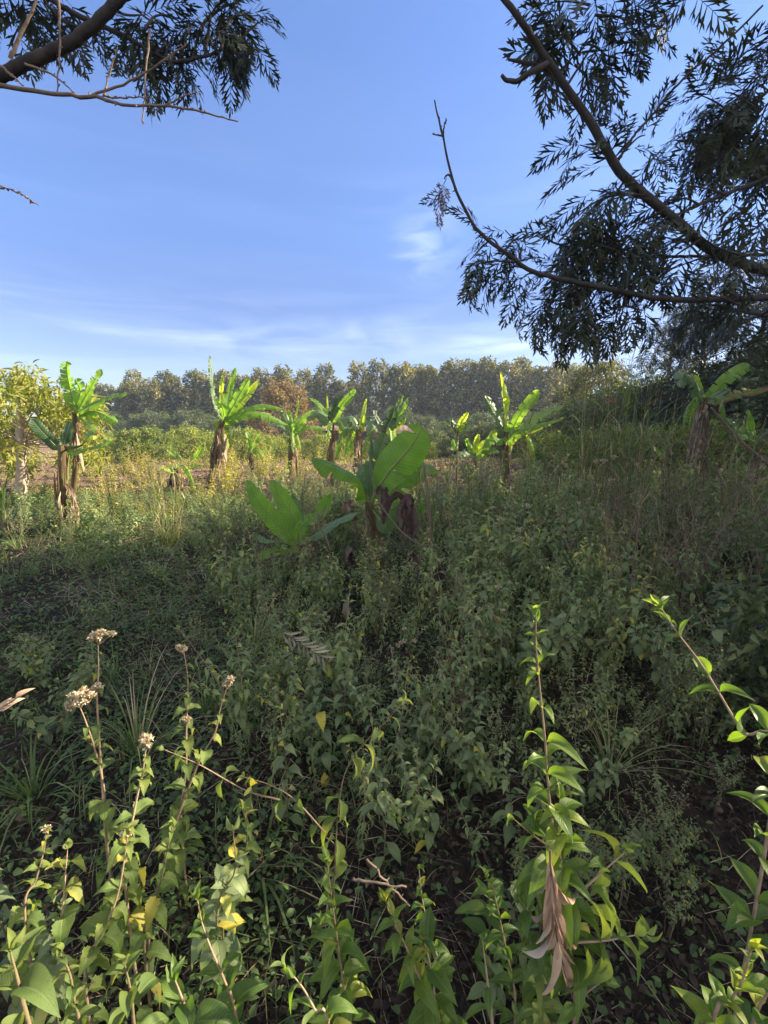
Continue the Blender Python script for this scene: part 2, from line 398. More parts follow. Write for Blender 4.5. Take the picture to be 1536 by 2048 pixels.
M['orange'] = leaf_mat('rusty_leaf', [(0, (.10, .085, .045)), (.5, (.20, .155, .075)), (1.0, (.34, .28, .12))], trans=.3, tcol=(1.3, 1., .6), rough=.6, nscale=2, vein=False)
M['cassava'] = leaf_mat('yellow_green_leaf', [(0, (.08, .12, .025)), (.5, (.17, .21, .04)), (1.0, (.30, .28, .06))], trans=.42, tcol=(1.4, 1.3, .5), rough=.5, nscale=3, vein=False)
M['mango'] = leaf_mat('bush_leaf', [(0, (.04, .07, .02)), (.45, (.12, .17, .04)), (1.0, (.34, .34, .09))], trans=.35, rough=.5, nscale=3, vein=False)
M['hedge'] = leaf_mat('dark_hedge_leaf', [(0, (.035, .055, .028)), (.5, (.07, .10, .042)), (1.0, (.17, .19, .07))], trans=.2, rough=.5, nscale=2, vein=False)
M['deadfrond'] = solid_mat('dead_frond', [(0, (.34, .22, .15)), (.5, (.52, .38, .27)), (1, (.66, .52, .39))], scale=14, rough=.7, bump=.3, trans=.15)
M['paledead'] = solid_mat('pale_dead_frond', [(0, (.26, .23, .17)), (1, (.46, .42, .33))], scale=14, rough=.8, trans=.15)
M['stem'] = solid_mat('green_stem', [(0, (.07, .07, .035)), (.5, (.13, .11, .06)), (1, (.22, .17, .10))], scale=30)
M['pinkstem'] = solid_mat('pale_brown_stem', [(0, (.15, .10, .065)), (.5, (.27, .19, .125)), (1, (.38, .29, .20))], scale=40, bump=.3)
M['drystem'] = solid_mat('dry_stem', [(0, (.07, .045, .032)), (.5, (.14, .10, .07)), (1, (.25, .19, .14))], scale=30)
M['seed'] = solid_mat('seed_head', [(0, (.34, .24, .12)), (.5, (.56, .46, .30)), (1, (.78, .70, .56))], scale=60, trans=.2)
M['bark'] = solid_mat('grevillea_bark', [(0, (.022, .020, .022)), (.5, (.045, .038, .038)), (1, (.09, .075, .07))], scale=25, bump=.8, stretch=(1, 1, .4))
M['barepale'] = solid_mat('bare_twig_bark', [(0, (.10, .075, .065)), (.5, (.18, .135, .11)), (1, (.27, .21, .17))], scale=30)
M['palebark'] = solid_mat('pale_bark', [(0, (.20, .15, .12)), (.5, (.38, .30, .23)), (1, (.52, .43, .34))], scale=14, stretch=(1, 1, .5))
M['trunk'] = solid_mat('far_trunk', [(0, (.05, .042, .036)), (.5, (.11, .09, .075)), (1, (.18, .15, .12))], scale=6)
M['pstem'] = solid_mat('banana_stem', [(0, (.06, .035, .022)), (.45, (.13, .085, .045)), (.75, (.13, .14, .05)), (1, (.20, .20, .09))], scale=9, stretch=(1.5, 1.5, .25), rough=.6, bump=.6)
M['skirt'] = solid_mat('dead_banana_leaf', [(0, (.09, .055, .038)), (.5, (.25, .17, .115)), (1, (.48, .39, .29))], scale=9, stretch=(2, 2, .5), trans=.2, bump=.6)
M['purple'] = solid_mat('withered_purple_leaf', [(0, (.05, .028, .028)), (.5, (.11, .07, .065)), (1, (.20, .14, .13))], scale=12, trans=.15)
M['ban'] = banana_mat('banana_leaf', (.09, .19, .030), (.17, .31, .050), (.24, .13, .06))
M['ban_blue'] = banana_mat('banana_leaf_waxy', (.065, .125, .060), (.125, .205, .10), (.26, .18, .06), trans=.3, rough=.38)
M['ban_yel'] = banana_mat('banana_leaf_pale', (.20, .30, .035), (.32, .42, .06), (.40, .24, .08), trans=.5)
M['ban_dark'] = banana_mat('banana_leaf_dark', (.024, .06, .026), (.05, .10, .042), (.24, .16, .06), trans=.25)
M['rib'] = solid_mat('banana_midrib', [(0, (.14, .18, .06)), (1, (.30, .34, .14))], scale=8)

# ------------------------------------------------------------------ ground
def ground_mat():
    m, n, l = nodes_of('soil')
    geo = n.new('ShaderNodeNewGeometry')
    a = n.new('ShaderNodeTexNoise'); a.inputs['Scale'].default_value = .35; a.inputs['Detail'].default_value = 4; l.new(geo.outputs['Position'], a.inputs['Vector'])
    b = n.new('ShaderNodeTexNoise'); b.inputs['Scale'].default_value = 14; b.inputs['Detail'].default_value = 9; b.inputs['Roughness'].default_value = .7; l.new(geo.outputs['Position'], b.inputs['Vector'])
    sp = n.new('ShaderNodeSeparateXYZ'); l.new(geo.outputs['Position'], sp.inputs[0])
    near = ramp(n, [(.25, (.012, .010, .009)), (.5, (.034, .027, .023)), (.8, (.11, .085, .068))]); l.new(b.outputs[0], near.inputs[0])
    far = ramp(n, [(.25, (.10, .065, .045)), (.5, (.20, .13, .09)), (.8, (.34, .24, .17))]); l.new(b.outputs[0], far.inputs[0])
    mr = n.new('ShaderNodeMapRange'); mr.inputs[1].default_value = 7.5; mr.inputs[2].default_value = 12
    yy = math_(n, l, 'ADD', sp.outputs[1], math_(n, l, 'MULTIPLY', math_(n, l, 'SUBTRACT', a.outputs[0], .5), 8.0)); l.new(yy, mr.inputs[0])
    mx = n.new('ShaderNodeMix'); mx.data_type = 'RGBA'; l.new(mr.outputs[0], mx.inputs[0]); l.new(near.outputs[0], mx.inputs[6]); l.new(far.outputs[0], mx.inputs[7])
    g = ramp(n, [(.48, (0, 0, 0)), (.62, (1, 1, 1))]); l.new(a.outputs[0], g.inputs[0])
    mx2 = n.new('ShaderNodeMix'); mx2.data_type = 'RGBA'; l.new(math_(n, l, 'MULTIPLY', g.outputs[0], .6), mx2.inputs[0]); l.new(mx.outputs[2], mx2.inputs[6]); mx2.inputs[7].default_value = (.07, .085, .03, 1)
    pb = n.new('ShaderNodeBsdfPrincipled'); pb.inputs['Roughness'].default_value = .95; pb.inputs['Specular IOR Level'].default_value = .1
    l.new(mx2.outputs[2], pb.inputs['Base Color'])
    bp = n.new('ShaderNodeBump'); bp.inputs['Strength'].default_value = 1; bp.inputs['Distance'].default_value = .09; l.new(b.outputs[0], bp.inputs['Height']); l.new(bp.outputs[0], pb.inputs['Normal'])
    out = n.new('ShaderNodeOutputMaterial'); l.new(pb.outputs[0], out.inputs[0])
    return m
mb = MB()
gx = np.concatenate([-np.geomspace(900, 12.2, 22), np.linspace(-12, 12, 161), np.geomspace(12.2, 900, 22)])
gy = np.concatenate([-np.geomspace(600, 3.1, 16), np.linspace(-3, 16, 128), np.geomspace(16.2, 1500, 30)])
XX, YY = np.meshgrid(gx, gy)
rs = np.random.RandomState(3)
ZZ = gz(XX, YY) + np.where((abs(XX) < 12) & (YY < 16) & (YY > -3), rs.normal(0, .008, XX.shape), 0)
nx_, ny_ = len(gx), len(gy)
i_ = (np.arange(ny_ - 1)[:, None] * nx_ + np.arange(nx_ - 1)[None, :]).ravel()
mb.add(np.stack([XX, YY, ZZ], -1).reshape(-1, 3), quads=np.stack([i_, i_ + 1, i_ + nx_ + 1, i_ + nx_], -1))
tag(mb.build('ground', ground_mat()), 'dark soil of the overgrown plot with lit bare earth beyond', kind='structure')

# ------------------------------------------------------------------ leaf templates
def leaf_tpl(nl=5, nc=2, a=.8, b=.9, fold=.12, curl=.25, serr=0., wave=0., seed=0, pet=0.0, hook=0.0, drip=False):
    """unit leaf: width 1 across x, length 1 along y"""
    r = np.random.RandomState(seed)
    ts = np.linspace(0, 1, nl + 1); cs = np.linspace(-1, 1, nc + 1)
    V, TV = [], []
    ph = r.rand() * 6
    for k, t in enumerate(ts):
        u = np.clip((t - pet) / (1 - pet), 0, 1)
        w = .5 * math.sin(math.pi * min(1, u ** a)) ** b if 0 < u < 1 else 0.0
        if drip and u > .72: w *= max(0.0, (1 - u) / .28) ** .6
        w = max(w, .012)
        if serr and 0 < u < 1: w *= 1 + serr * (1 if k % 2 else -1)
        ang = curl * u * 1.0
        y = t if curl == 0 else pet + math.sin(ang * 1.5) / (1.5 * curl) * (1 - pet) if u > 0 else t
        z = -(1 - math.cos(ang * 1.5)) / (1.5 * max(curl, 1e-3)) if curl else 0
        z -= hook * max(0, u - .6) ** 2 * 3
        for c in cs:
            V.append((c * w + .06 * hook * math.sin(3 * u), y, z, 2.6 * fold * abs(c) * w * 2 * .9 + 2.4 * wave * math.sin(u * 9 + ph + c * 1.7) * abs(c)))
            TV.append((0, u, c))
    m = nc + 1
    q = [(k * m + j, k * m + j + 1, (k + 1) * m + j + 1, (k + 1) * m + j) for k in range(nl) for j in range(nc)]
    return np.array(V, float), np.array(q), np.array(TV, float)
def blade_tpl(nl=5, curl=1.2, seed=0):
    V, TV = [], []
    p = np.array([0., 0, 0]); ang = .0
    for k in range(nl + 1):
        t = k / nl
        w = .5 * (1 - t) ** .6 if k < nl else .02
        V += [(-w, p[1], p[2]), (w, p[1], p[2])]; TV += [(0, t, -1), (0, t, 1)]
        ang = curl * t ** 1.4
        p = p + np.array([0, math.cos(ang), -math.sin(ang)]) / nl
    q = [(2 * k, 2 * k + 1, 2 * k + 3, 2 * k + 2) for k in range(nl)]
    return np.array(V), np.array(q), np.array(TV, float)
OV = [leaf_tpl(6, 2, .8, .9, .10, .5 + .25 * i, wave=.02, seed=i, pet=.08) for i in range(3)]
OVT = [leaf_tpl(7, 2, .66, 1.0, .12, .6 + .35 * i, wave=.03, seed=9 + i, pet=.1, drip=True) for i in range(3)]
TINY = [leaf_tpl(3, 2, .75, .9, .12, .5)]
NARROW = [leaf_tpl(4, 2, .8, .8, .15, .5 + .3 * i) for i in range(2)]
HERO = [leaf_tpl(12, 4, .80, .78, .16, .35 + .28 * i, wave=.035, seed=20 + i, pet=.07, hook=.25 * (i % 3)) for i in range(5)]
HEROL = [leaf_tpl(12, 4, .72, .85, .18, .3 + .25 * i, wave=.03, seed=30 + i, pet=.06, drip=True) for i in range(4)]
SERR = [leaf_tpl(16, 4, .62, .75, .12, .4 + .35 * i, serr=.10, wave=.045, seed=40 + i, pet=.12, hook=.3 * i) for i in range(4)]
BLADE = [blade_tpl(5, c) for c in (.5, 1.1, 1.8, 2.6)]

def rdirs(r, n, zmin=-1, zmax=1):
    z = r.uniform(zmin, zmax, n); a = r.uniform(0, 2 * np.pi, n); s = np.sqrt(1 - z * z)
    return np.stack([s * np.cos(a), s * np.sin(a), z], -1)
def scat(mb, r, tpls, pos, D, U, L, W, tints, mat=0):
    pick = r.randint(0, len(tpls), len(pos))
    L = np.broadcast_to(L, (len(pos),)); W = np.broadcast_to(W, (len(pos),)); tints = np.broadcast_to(tints, (len(pos),))
    for i, t in enumerate(tpls):
        k = pick == i
        mb.scatter(t, pos[k], D[k], U[k], L[k], W[k], tints[k], mat)

def leafy_stem(st, lf, r, pts, rad, tpls, L, W, spacing, start=.15, pairs=True, ang=(40, 85), sizef=None, droop=.15, tint=.5, tvar=.22, yellow=.03, nside=6, az0=None, tiplf=True, stmat=0):
    """a stem tube with leaves along it; pts run from the foot to the tip"""
    pts = smooth(pts, max(10, len(pts) * 5))
    m = len(pts)
    st.tube(pts, np.linspace(rad, rad * .3, m), nside, tint=r.uniform(.3, .8), mat=stmat)
    seg = np.linalg.norm(np.diff(pts, axis=0), axis=1); cum = np.concatenate([[0], np.cumsum(seg)]); tot = cum[-1]
    T = norm(np.gradient(pts, axis=0))
    s_, az = tot * start, (r.rand() * 6.28 if az0 is None else az0)
    pos, D, U, LL, WW, tt = [], [], [], [], [], []
    while s_ < tot * .995:
        f = s_ / tot
        p = np.array([np.interp(s_, cum, pts[:, i]) for i in range(3)])
        t = norm(np.array([np.interp(s_, cum, T[:, i]) for i in range(3)]))
        if r.rand() < .10: s_ += spacing; az += 1.2; continue
        n1 = norm(np.cross(t, [.3, .2, 1] if abs(t[2]) < .8 else [1, .3, 0])); n2 = np.cross(t, n1)
        sz = (1 - .75 * ((f - .5) / .5) ** 2.2 if f > .5 else 1) * (sizef(f) if sizef else 1)
        for k in range(2 if pairs else 1):
            a = az + math.pi * k + r.normal(0, .3)
            rad_ = n1 * math.cos(a) + n2 * math.sin(a)
            an = R(ang[1] + (ang[0] - ang[1]) * f + r.normal(0, 9))
            d = t * math.cos(an) + rad_ * math.sin(an) + np.array([0, 0, -droop]) * (1.2 - f)
            pos.append(p); D.append(d); U.append(t + rad_ * .1 + r.normal(0, .16, 3) + np.array([0, 0, .25]))
            l_ = L * sz * r.uniform(.68, 1.2); LL.append(l_); WW.append(W / L * l_ * r.uniform(.85, 1.12))
            tt.append(1.0 if r.rand() < yellow else np.clip(tint + r.normal(0, tvar * .5) + .12 * f, 0, .9))
        az += (math.pi / 2 if pairs else 2.4) + r.normal(0, .12)
        s_ += spacing * r.uniform(.8, 1.25) * (1.1 - .45 * f)
    if tiplf:
        for k in range(3):
            d = T[-1] + r.normal(0, .35, 3); pos.append(pts[-1]); D.append(d); U.append(rdirs(r, 1)[0] + T[-1] * .2)
            l_ = L * .42; LL.append(l_); WW.append(W * .32); tt.append(min(.93, tint + .25))
    scat(lf, r, tpls, np.array(pos), np.array(D), np.array(U), np.array(LL), np.array(WW), np.array(tt))

# ------------------------------------------------------------------ grevillea fronds
def frond_tpl(seed, npair=9, bend=1.2, lobes=2, wd=.020):
    r = np.random.RandomState(seed)
    V, Q, TV = [], [], []
    def kite(p, d, s_, l, w, fr=.55):
        i = len(V); sd = s_
        V.extend([p - sd * w * .25, p + sd * w * .25, p + d * l * fr + sd * w, p + d * l + sd * 0.001, p + d * l - sd * .001, p + d * l * fr - sd * w])
        TV.extend([(0, 0, .5)] * 6)
        Q.extend([(i, i + 1, i + 2, i + 5), (i + 5, i + 2, i + 3, i + 4)])
    p = np.array([0., 0, 0]); n = 18; path = [p.copy()]; tang = []
    for k in range(n):
        a = bend * (k / n) ** 1.2
        d = np.array([.05 * math.sin(k), math.cos(a), -math.sin(a)]); d /= np.linalg.norm(d); tang.append(d)
        p = p + d / n; path.append(p.copy())
    tang.append(tang[-1]); path = np.array(path); tang = np.array(tang)
    for k in range(n):   # rachis
        d = tang[k]; s_ = norm(np.cross(d, [0, .2, 1])); i = len(V)
        V.extend([path[k] - s_ * .004, path[k] + s_ * .004, path[k + 1] + s_ * .003, path[k + 1] - s_ * .003]); TV.extend([(0, 0, .5)] * 4); Q.append((i, i + 1, i + 2, i + 3))
    for j in range(npair):
        t = .16 + .8 * j / (npair - 1); q = t * n; k = int(min(q, n - 1)); pp = path[k] + (path[k + 1] - path[k]) * (q - k); d0 = tang[k]
        X = np.array([1., 0, 0]); N = norm(np.cross(X, d0))
        l = .40 * math.sin(math.pi * (.22 + .68 * t)) ** .8 * r.uniform(.85, 1.1)
        for s in (-1, 1):
            a = R(52 - 24 * t + r.normal(0, 6))
            d = norm(d0 * math.cos(a) + X * s * math.sin(a) - N * r.uniform(-.05, .35) + r.normal(0, .05, 3))
            sd = norm(np.cross(d, N + r.normal(0, .3, 3)))
            kite(pp, d, sd, l, wd)
            for q_ in range(lobes):
                u = .28 + .26 * q_; sgn = 1 if (q_ + (s > 0)) % 2 else -1
                a2 = R(28) * sgn
                dd = norm(d * math.cos(a2) + sd * math.sin(a2))
                kite(pp + d * l * u, dd, norm(np.cross(dd, N)), l * (.52 - .1 * q_), wd * .75)
    kite(path[-1], tang[-1], np.array([1., 0, 0]), .22, wd)
    return np.array(V), np.array(Q), np.array(TV, float)
FR = [frond_tpl(i, 7 + i % 2, .6 + .3 * i, wd=.021) for i in range(5)]
FR_LO = [frond_tpl(30 + i, 6, .8 + .5 * i, lobes=0, wd=.04) for i in range(3)]

def spray(st, lf, r, a, b, n, L=.27, *k_, **kw_):
    if kw_.pop('thin', False): n = max(3, int(round(n * .62))); L *= 1.12
    _spray(st, lf, r, a, b, n, L, *k_, **kw_)
def _spray(st, lf, r, a, b, n, L=.27, rad=.006, droop=.5, tpl=FR, twigs=True, start=.2):
    """a leafy twig from a to b with n fronds"""
    a, b = np.array(a), np.array(b); ln = np.linalg.norm(b - a)
    mid = (a + b) / 2 + r.normal(0, .08 * ln, 3) + np.array([0, 0, .05 * ln])
    pts = smooth([a, mid, b], 10)
    if twigs: st.tube(pts, np.linspace(rad, rad * .4, 10), 5, tint=.4)
    T = norm(b - a); pos, D, U, LL = [], [], [], []
    for k in range(n):
        f = start + (1 - start) * (k + .5) / n; i = f * 9; k0 = int(min(i, 8)); p = pts[k0] + (pts[k0 + 1] - pts[k0]) * (i - k0)
        rd = rdirs(r, 1)[0]; rd = norm(rd - T * np.dot(rd, T))
        an = R(r.uniform(35, 85) * (1.15 - .6 * f))
        d = T * math.cos(an) + rd * math.sin(an) + np.array([0, 0, -droop * r.uniform(.3, 1.3)])
        pos.append(p); D.append(d); U.append(np.array([0, 0, 1.]) + r.normal(0, .35, 3)); LL.append(L * r.uniform(.75, 1.2))
    LL = np.array(LL)
    scat(lf, r, tpl, np.array(pos), np.array(D), np.array(U), LL, LL, r.uniform(.1, .9, n))
#PART2
# ------------------------------------------------------------------ banana plants
def banana_blade(mb, rib, pts, W, hint, fold=.25, bend=-.9, tears=0, dry=0.0, seed=0, pet=.1, taper=.75, mat=0, ribr=.012, wav=.02, gap=.5, grow=.16):
    """one banana leaf along pts (petiole end first). hint: direction its upper face looks in. fold>0 lifts the halves, bend<0 lets them arch down"""
    r = np.random.RandomState(seed)
    Mn = 44
    C = smooth(pts, Mn); T = norm(np.gradient(C, axis=0))
    L = np.linalg.norm(np.diff(C, axis=0), axis=1).sum()
    N0 = np.asarray(hint, float); S = norm(np.cross(T, N0)); N = np.cross(S, T)
    rib.tube(C, np.linspace(ribr * 1.6, ribr * .25, Mn), 6, tint=r.uniform(.2, .8))
    k0 = int(Mn * pet)
    ts = np.linspace(0, 1, Mn)
    def width(t):
        u = (t - pet) / (1 - pet)
        if u <= 0: return 0.004
        w = min(1, (u / grow)) ** .75 if u < grow else 1.0
        if u > taper: w *= math.sqrt(max(0, 1 - ((u - taper) / (1.002 - taper)) ** 2))
        return W * .5 * w * (1 - .12 * abs(u - .45))
    for s in (-1, 1):
        cuts = sorted(set([k0, Mn - 1] + [int(x) for x in r.uniform(k0 + 3, Mn - 3, tears)]))
        ph = r.rand() * 6
        for c0, c1 in zip(cuts[:-1], cuts[1:]):
            if c1 - c0 < 1: continue
            dg = r.normal(0, .16) if tears else 0; dt = r.normal(0, .3) if tears > 3 else 0
            lenf = r.uniform(.82, 1.0) if tears > 2 else 1
            V, TV = [], []; K = 7; rows = c1 - c0 + 1
            mid = .5 * (ts[c0] + ts[c1])
            for i in range(c0, c1 + 1):
                w = width(ts[i]) * lenf; a = fold + dg; off = np.zeros(3)
                for j in range(K):
                    rr = j / (K - 1)
                    if j:
                        off = off + (s * S[i] * math.cos(a) + N[i] * math.sin(a) + T[i] * .16) * w / (K - 1)
                        a += (bend + dt) / (K - 1)
                    g = (mid - ts[i]) * gap * rr ** 1.3 * (1 if len(cuts) > 2 else 0)
                    z = wav * math.sin(ts[i] * L * 13 + ph + 2 * s) * rr ** 2 + .004 * math.sin(ts[i] * L * 70 + ph * 3) * rr
                    V.append(C[i] + off + T[i] * g * L * .35 + N[i] * z)
                    dd = max(0, (ts[i] - .9) * 6) * dry + rr ** 6 * (.35 + .5 * dry) * (dry > 0) + dry * .12
                    if c0 > k0 and i == c0 or c1 < Mn - 1 and i == c1: dd += .15 * dry
                    TV.append((dd, ts[i] * L * .5, s * rr))
            q = [(k * K + j, k * K + j + 1, (k + 1) * K + j + 1, (k + 1) * K + j) for k in range(rows - 1) for j in range(K - 1)]
            mb.add(V, quads=q, tv=np.array(TV), mat=mat)
def dead_ribbon(mb, r, p0, out, L, W, hang=1.0, tint=.5):
    """a dead leaf hanging from p0 and crumpled"""
    n = 12; p = np.array(p0, float); d = norm(np.array(out, float) * 1.6 + [0, 0, -.35]); C = [p.copy()]
    for k in range(n):
        d = norm(d + np.array([0, 0, -.42 * hang]) + r.normal(0, .16, 3)); p = p + d * L / n; C.append(p.copy())
    C = np.array(C); T = norm(np.gradient(C, axis=0)); S = norm(np.cross(T, rdirs(r, 1)[0])); N = np.cross(S, T)
    tw = np.cumsum(r.normal(0, .28, n + 1)); V, TV = [], []
    for i in range(n + 1):
        u = i / n; w = W * .5 * math.sin(math.pi * min(.97, .12 + .85 * u)) ** .6 * r.uniform(.75, 1.2)
        s2 = S[i] * math.cos(tw[i]) + N[i] * math.sin(tw[i]); n2 = np.cross(s2, T[i])
        for c in (-1, -.5, 0, .5, 1):
            V.append(C[i] + s2 * c * w + n2 * (abs(c) * w * .8 * math.sin(3 * u + c) + r.normal(0, .1) * w)); TV.append((tint + r.normal(0, .1), u, c))
    q = [(k * 5 + j, k * 5 + j + 1, k * 5 + j + 6, k * 5 + j + 5) for k in range(n) for j in range(4)]
    mb.add(V, quads=q, tv=np.array(TV))

def banana(label, crown, foot, leaves, stem_r=.09, skirt=10, skirt_len=.8, seed=0, group=None, skirt_from=1.0, skirt_w=.12, skirt_out=.35):
    """crown / foot: (px, py, depth). leaves: dicts with pixel paths"""
    r = np.random.RandomState(seed); stem_r = stem_r * .6
    c = P(*crown); f = P(foot[0], foot[1], foot[2]); f[2] = gz(f[0], f[1]) - .03
    root = empty('banana_plant', f, label, 'banana plant', group)
    st = MB(); mid = (c + f) / 2 + r.normal(0, .03, 3)
    pts = smooth([f, mid, c, c + (c - mid) * .12], 22)
    rr = np.interp(np.linspace(0, 1, 22), [0, .15, .7, .88, 1], [stem_r * 1.3, stem_r * 1.05, stem_r * .8, stem_r * .6, stem_r * .12])
    rr = rr * (1 + r.normal(0, .08, 22)); st.tube(pts, rr, 14, tint=.5)
    for k in range(22):   # leaf sheaths wrapped round the stem
        i = r.randint(2, 15); a = r.rand() * 6.28; dd = np.array([math.cos(a), math.sin(a), 0])
        sp_ = [pts[i] + dd * rr[i] * .9, pts[min(21, i + 3)] + dd * rr[i] * 1.05, pts[min(21, i + 6)] + dd * rr[min(21, i + 6)] * 1.1 + dd * .03]
        st.tube(smooth(sp_, 8), np.linspace(stem_r * .30, stem_r * .06, 8) * r.uniform(.5, 1.2), 6, tint=r.uniform(.2, .9))
    st.build('pseudostem', M['pstem'], root)
    for i, L in enumerate(leaves):
        d0 = L.get('d', crown[2]); ps = []
        for j, q in enumerate(L['p']):
            dd = d0 + (q[2] if len(q) > 2 else 0); ps.append(P(q[0], q[1], dd))
        base = c + (ps[0] - c) * .0
        if np.linalg.norm(ps[0] - c) > .04 and not L.get('free'): ps = [base] + ps
        W = L['w'] / F_PX * d0 * (.74 if d0 < 7 else .9)
        m = L.get('m', 'ban')
        if L.get('roll'):
            mb = MB(); C = smooth(ps, 20); mb.tube(C, np.interp(np.linspace(0, 1, 20), [0, .25, .8, 1], [.012, .022, .02, .006]), 8, tint=.2)
            mb.build('furled_leaf', M[m], root); continue
        mb, rb = MB(), MB()
        banana_blade(mb, rb, ps, W, L.get('h', (0, -.6, .8)), L.get('fold', .3), L.get('bend', -.8), L.get('tears', 3) + (5 if d0 > 7 else 0), L.get('dry', .0) + (.12 if d0 > 7 else 0), seed * 31 + i, L.get('pet', .14), L.get('taper', .62) - .04, ribr=max(.006, W * .035), wav=L.get('wav', .02), gap=L.get('gap', .6), grow=L.get('grow', .22))
        lf = mb.build('leaf', M[m], root); subbuild(rb, 'midrib', M['rib'], lf, root)
        if L.get('label'): lf['label'] = L['label']
    if skirt:
        sk = MB(); h = np.linalg.norm(c - f)
        for k in range(int(skirt * 1.3)):
            u = r.uniform(.55, 1.0) * skirt_from; p = f + (c - f) * u; a = r.rand() * 6.28; out = np.array([math.cos(a), math.sin(a), 0])
            Lk = min(skirt_len * r.uniform(.6, 1.1), h * u * 1.0 + .1)
            dead_ribbon(sk, r, p + out * stem_r * .8, out * skirt_out * .45 * r.uniform(.1, 1.2) * (2.4 if r.rand() < .12 else 1), Lk * r.uniform(.4, 1.1), skirt_w * .34 * r.uniform(.3, 1.7), 1.6, tint=r.uniform(.0, 1))
        sk.build('dead_leaf_skirt', M['skirt'], root)
        if crown[2] > 7 and skirt > 10:
            for k in range(3):   # old leaves bent down round the crown, yellow brown at the edges
                a = r.rand() * 6.28; o2 = np.array([math.cos(a), math.sin(a) * .8, 0]); Lh = r.uniform(.55, .95); mb, rb = MB(), MB()
                banana_blade(mb, rb, [c, c + o2 * Lh * .35 + [0, 0, .12], c + o2 * Lh * .62 + [0, 0, -.16], c + o2 * Lh * .72 + [0, 0, -Lh * .75]], .24, (o2[0] * .5, o2[1] * .5 - .3, .8), -.5, -1.1, 12, r.uniform(.6, 1.8), seed * 7 + k, .2, .6, ribr=.008, gap=.8)
                lf = mb.build('leaf', M['ban'], root); subbuild(rb, 'midrib', M['rib'], lf, root); lf['label'] = 'old drooping torn leaf'
    return root, c, f
UPC = (0, -.75, .65); BACK = (0, .8, .6); LFT = (-.8, -.3, .5); RGT = (.8, -.4, .45)
b1, c1, f1 = banana('broad leaved young banana plant in the middle of the shaded thicket, leaves arching both ways', (740, 1012, 4.9), (752, 1130, 4.9), [
    dict(p=[(748, 990, 0), (778, 944, -.05), (822, 893, -.1), (846, 852, -.12)], w=104, h=(-.25, -.95, -.1), fold=.05, bend=-.35, tears=1, pet=.12, taper=.62, grow=.5, gap=.3, label='broad bright leaf raised to the right'),
    dict(p=[(732, 996, 0), (714, 958, -.1), (680, 936, -.25), (622, 914, -.35)], w=100, h=(-.1, -.35, .95), fold=.15, bend=-1.5, tears=2, dry=.5, pet=.14, taper=.68, gap=.3, label='broad leaf arching left with a drooping near half'),
    dict(p=[(745, 985, .1), (754, 925, .2), (772, 866, .3)], w=72, m='ban_blue', h=(.35, -.9, .3), fold=.5, bend=-.6, tears=1),
    dict(p=[(742, 960, .02), (742, 915, .04), (743, 872, .06)], w=8, roll=1, m='ban_blue'),
    dict(p=[(772, 1000, .1), (808, 955, .2), (845, 935, .25), (878, 942, .3)], w=88, m='ban', h=(.1, -.5, .85), fold=.1, bend=-1.2, tears=3, dry=.8),
    dict(p=[(760, 1040, -.1), (775, 1050, -.2), (790, 1010, -.35)], w=48, m='ban_blue', h=(0, -1, .2), fold=.1, bend=-.5, tears=1),
    dict(p=[(790, 1050, .2), (825, 1030, .25), (850, 1005, .3)], w=44, m='ban', tears=2, dry=.4),
    dict(p=[(728, 985, .15), (722, 950, .2), (735, 925, .25)], w=40, m='ban_blue', h=(-.5, -.8, .2), tears=1)],
    stem_r=.075, skirt=9, skirt_len=.5, seed=11)
banana('young banana plant with two paddle leaves leaning left, left of the central one', (598, 1092, 4.6), (601, 1128, 4.6), [
    dict(p=[(590, 1084, 0), (555, 1048, -.05), (518, 1005, -.1), (494, 960, -.1)], w=52, h=(.35, -.9, .2), fold=.35, bend=-.5, tears=0, grow=.4, taper=.46, pet=.06),
    dict(p=[(603, 1070, .1), (584, 1030, .1), (560, 990, .1), (543, 960, .1)], w=50, h=(.35, -.9, .2), fold=.35, bend=-.5, tears=0, grow=.4, taper=.46, pet=.1),
    dict(p=[(597, 1070, -.05), (610, 1045, -.1), (638, 1028, -.1), (662, 985, -.15)], w=36, m='ban', h=(.2, -.7, .7), fold=.3, bend=-.5, tears=1, taper=.8, pet=.05),
    dict(p=[(588, 1092, -.05), (560, 1085, -.2), (530, 1080, -.3), (508, 1072, -.35)], w=26, m='ban_blue', h=(0, -.3, 1), fold=.2, bend=-.5, tears=1),
    dict(p=[(590, 1098, -.1), (555, 1100, -.2), (515, 1118, -.3)], w=40, h=(0, -.4, .9), dry=1.0, tears=2, m='ban'),
    dict(p=[(600, 1060, .2), (592, 1020, .25), (584, 984, .3)], w=36, m='ban_blue', h=(0, -1, .2), tears=1),
    dict(p=[(612, 1080, -.1), (640, 1065, -.2), (680, 1040, -.2), (720, 1024, -.2)], w=40, m='ban_blue', h=(0, -.5, .9), fold=.1, bend=-.8, tears=2, pet=.2)],
    stem_r=.055, skirt=8, skirt_len=.35, seed=12)
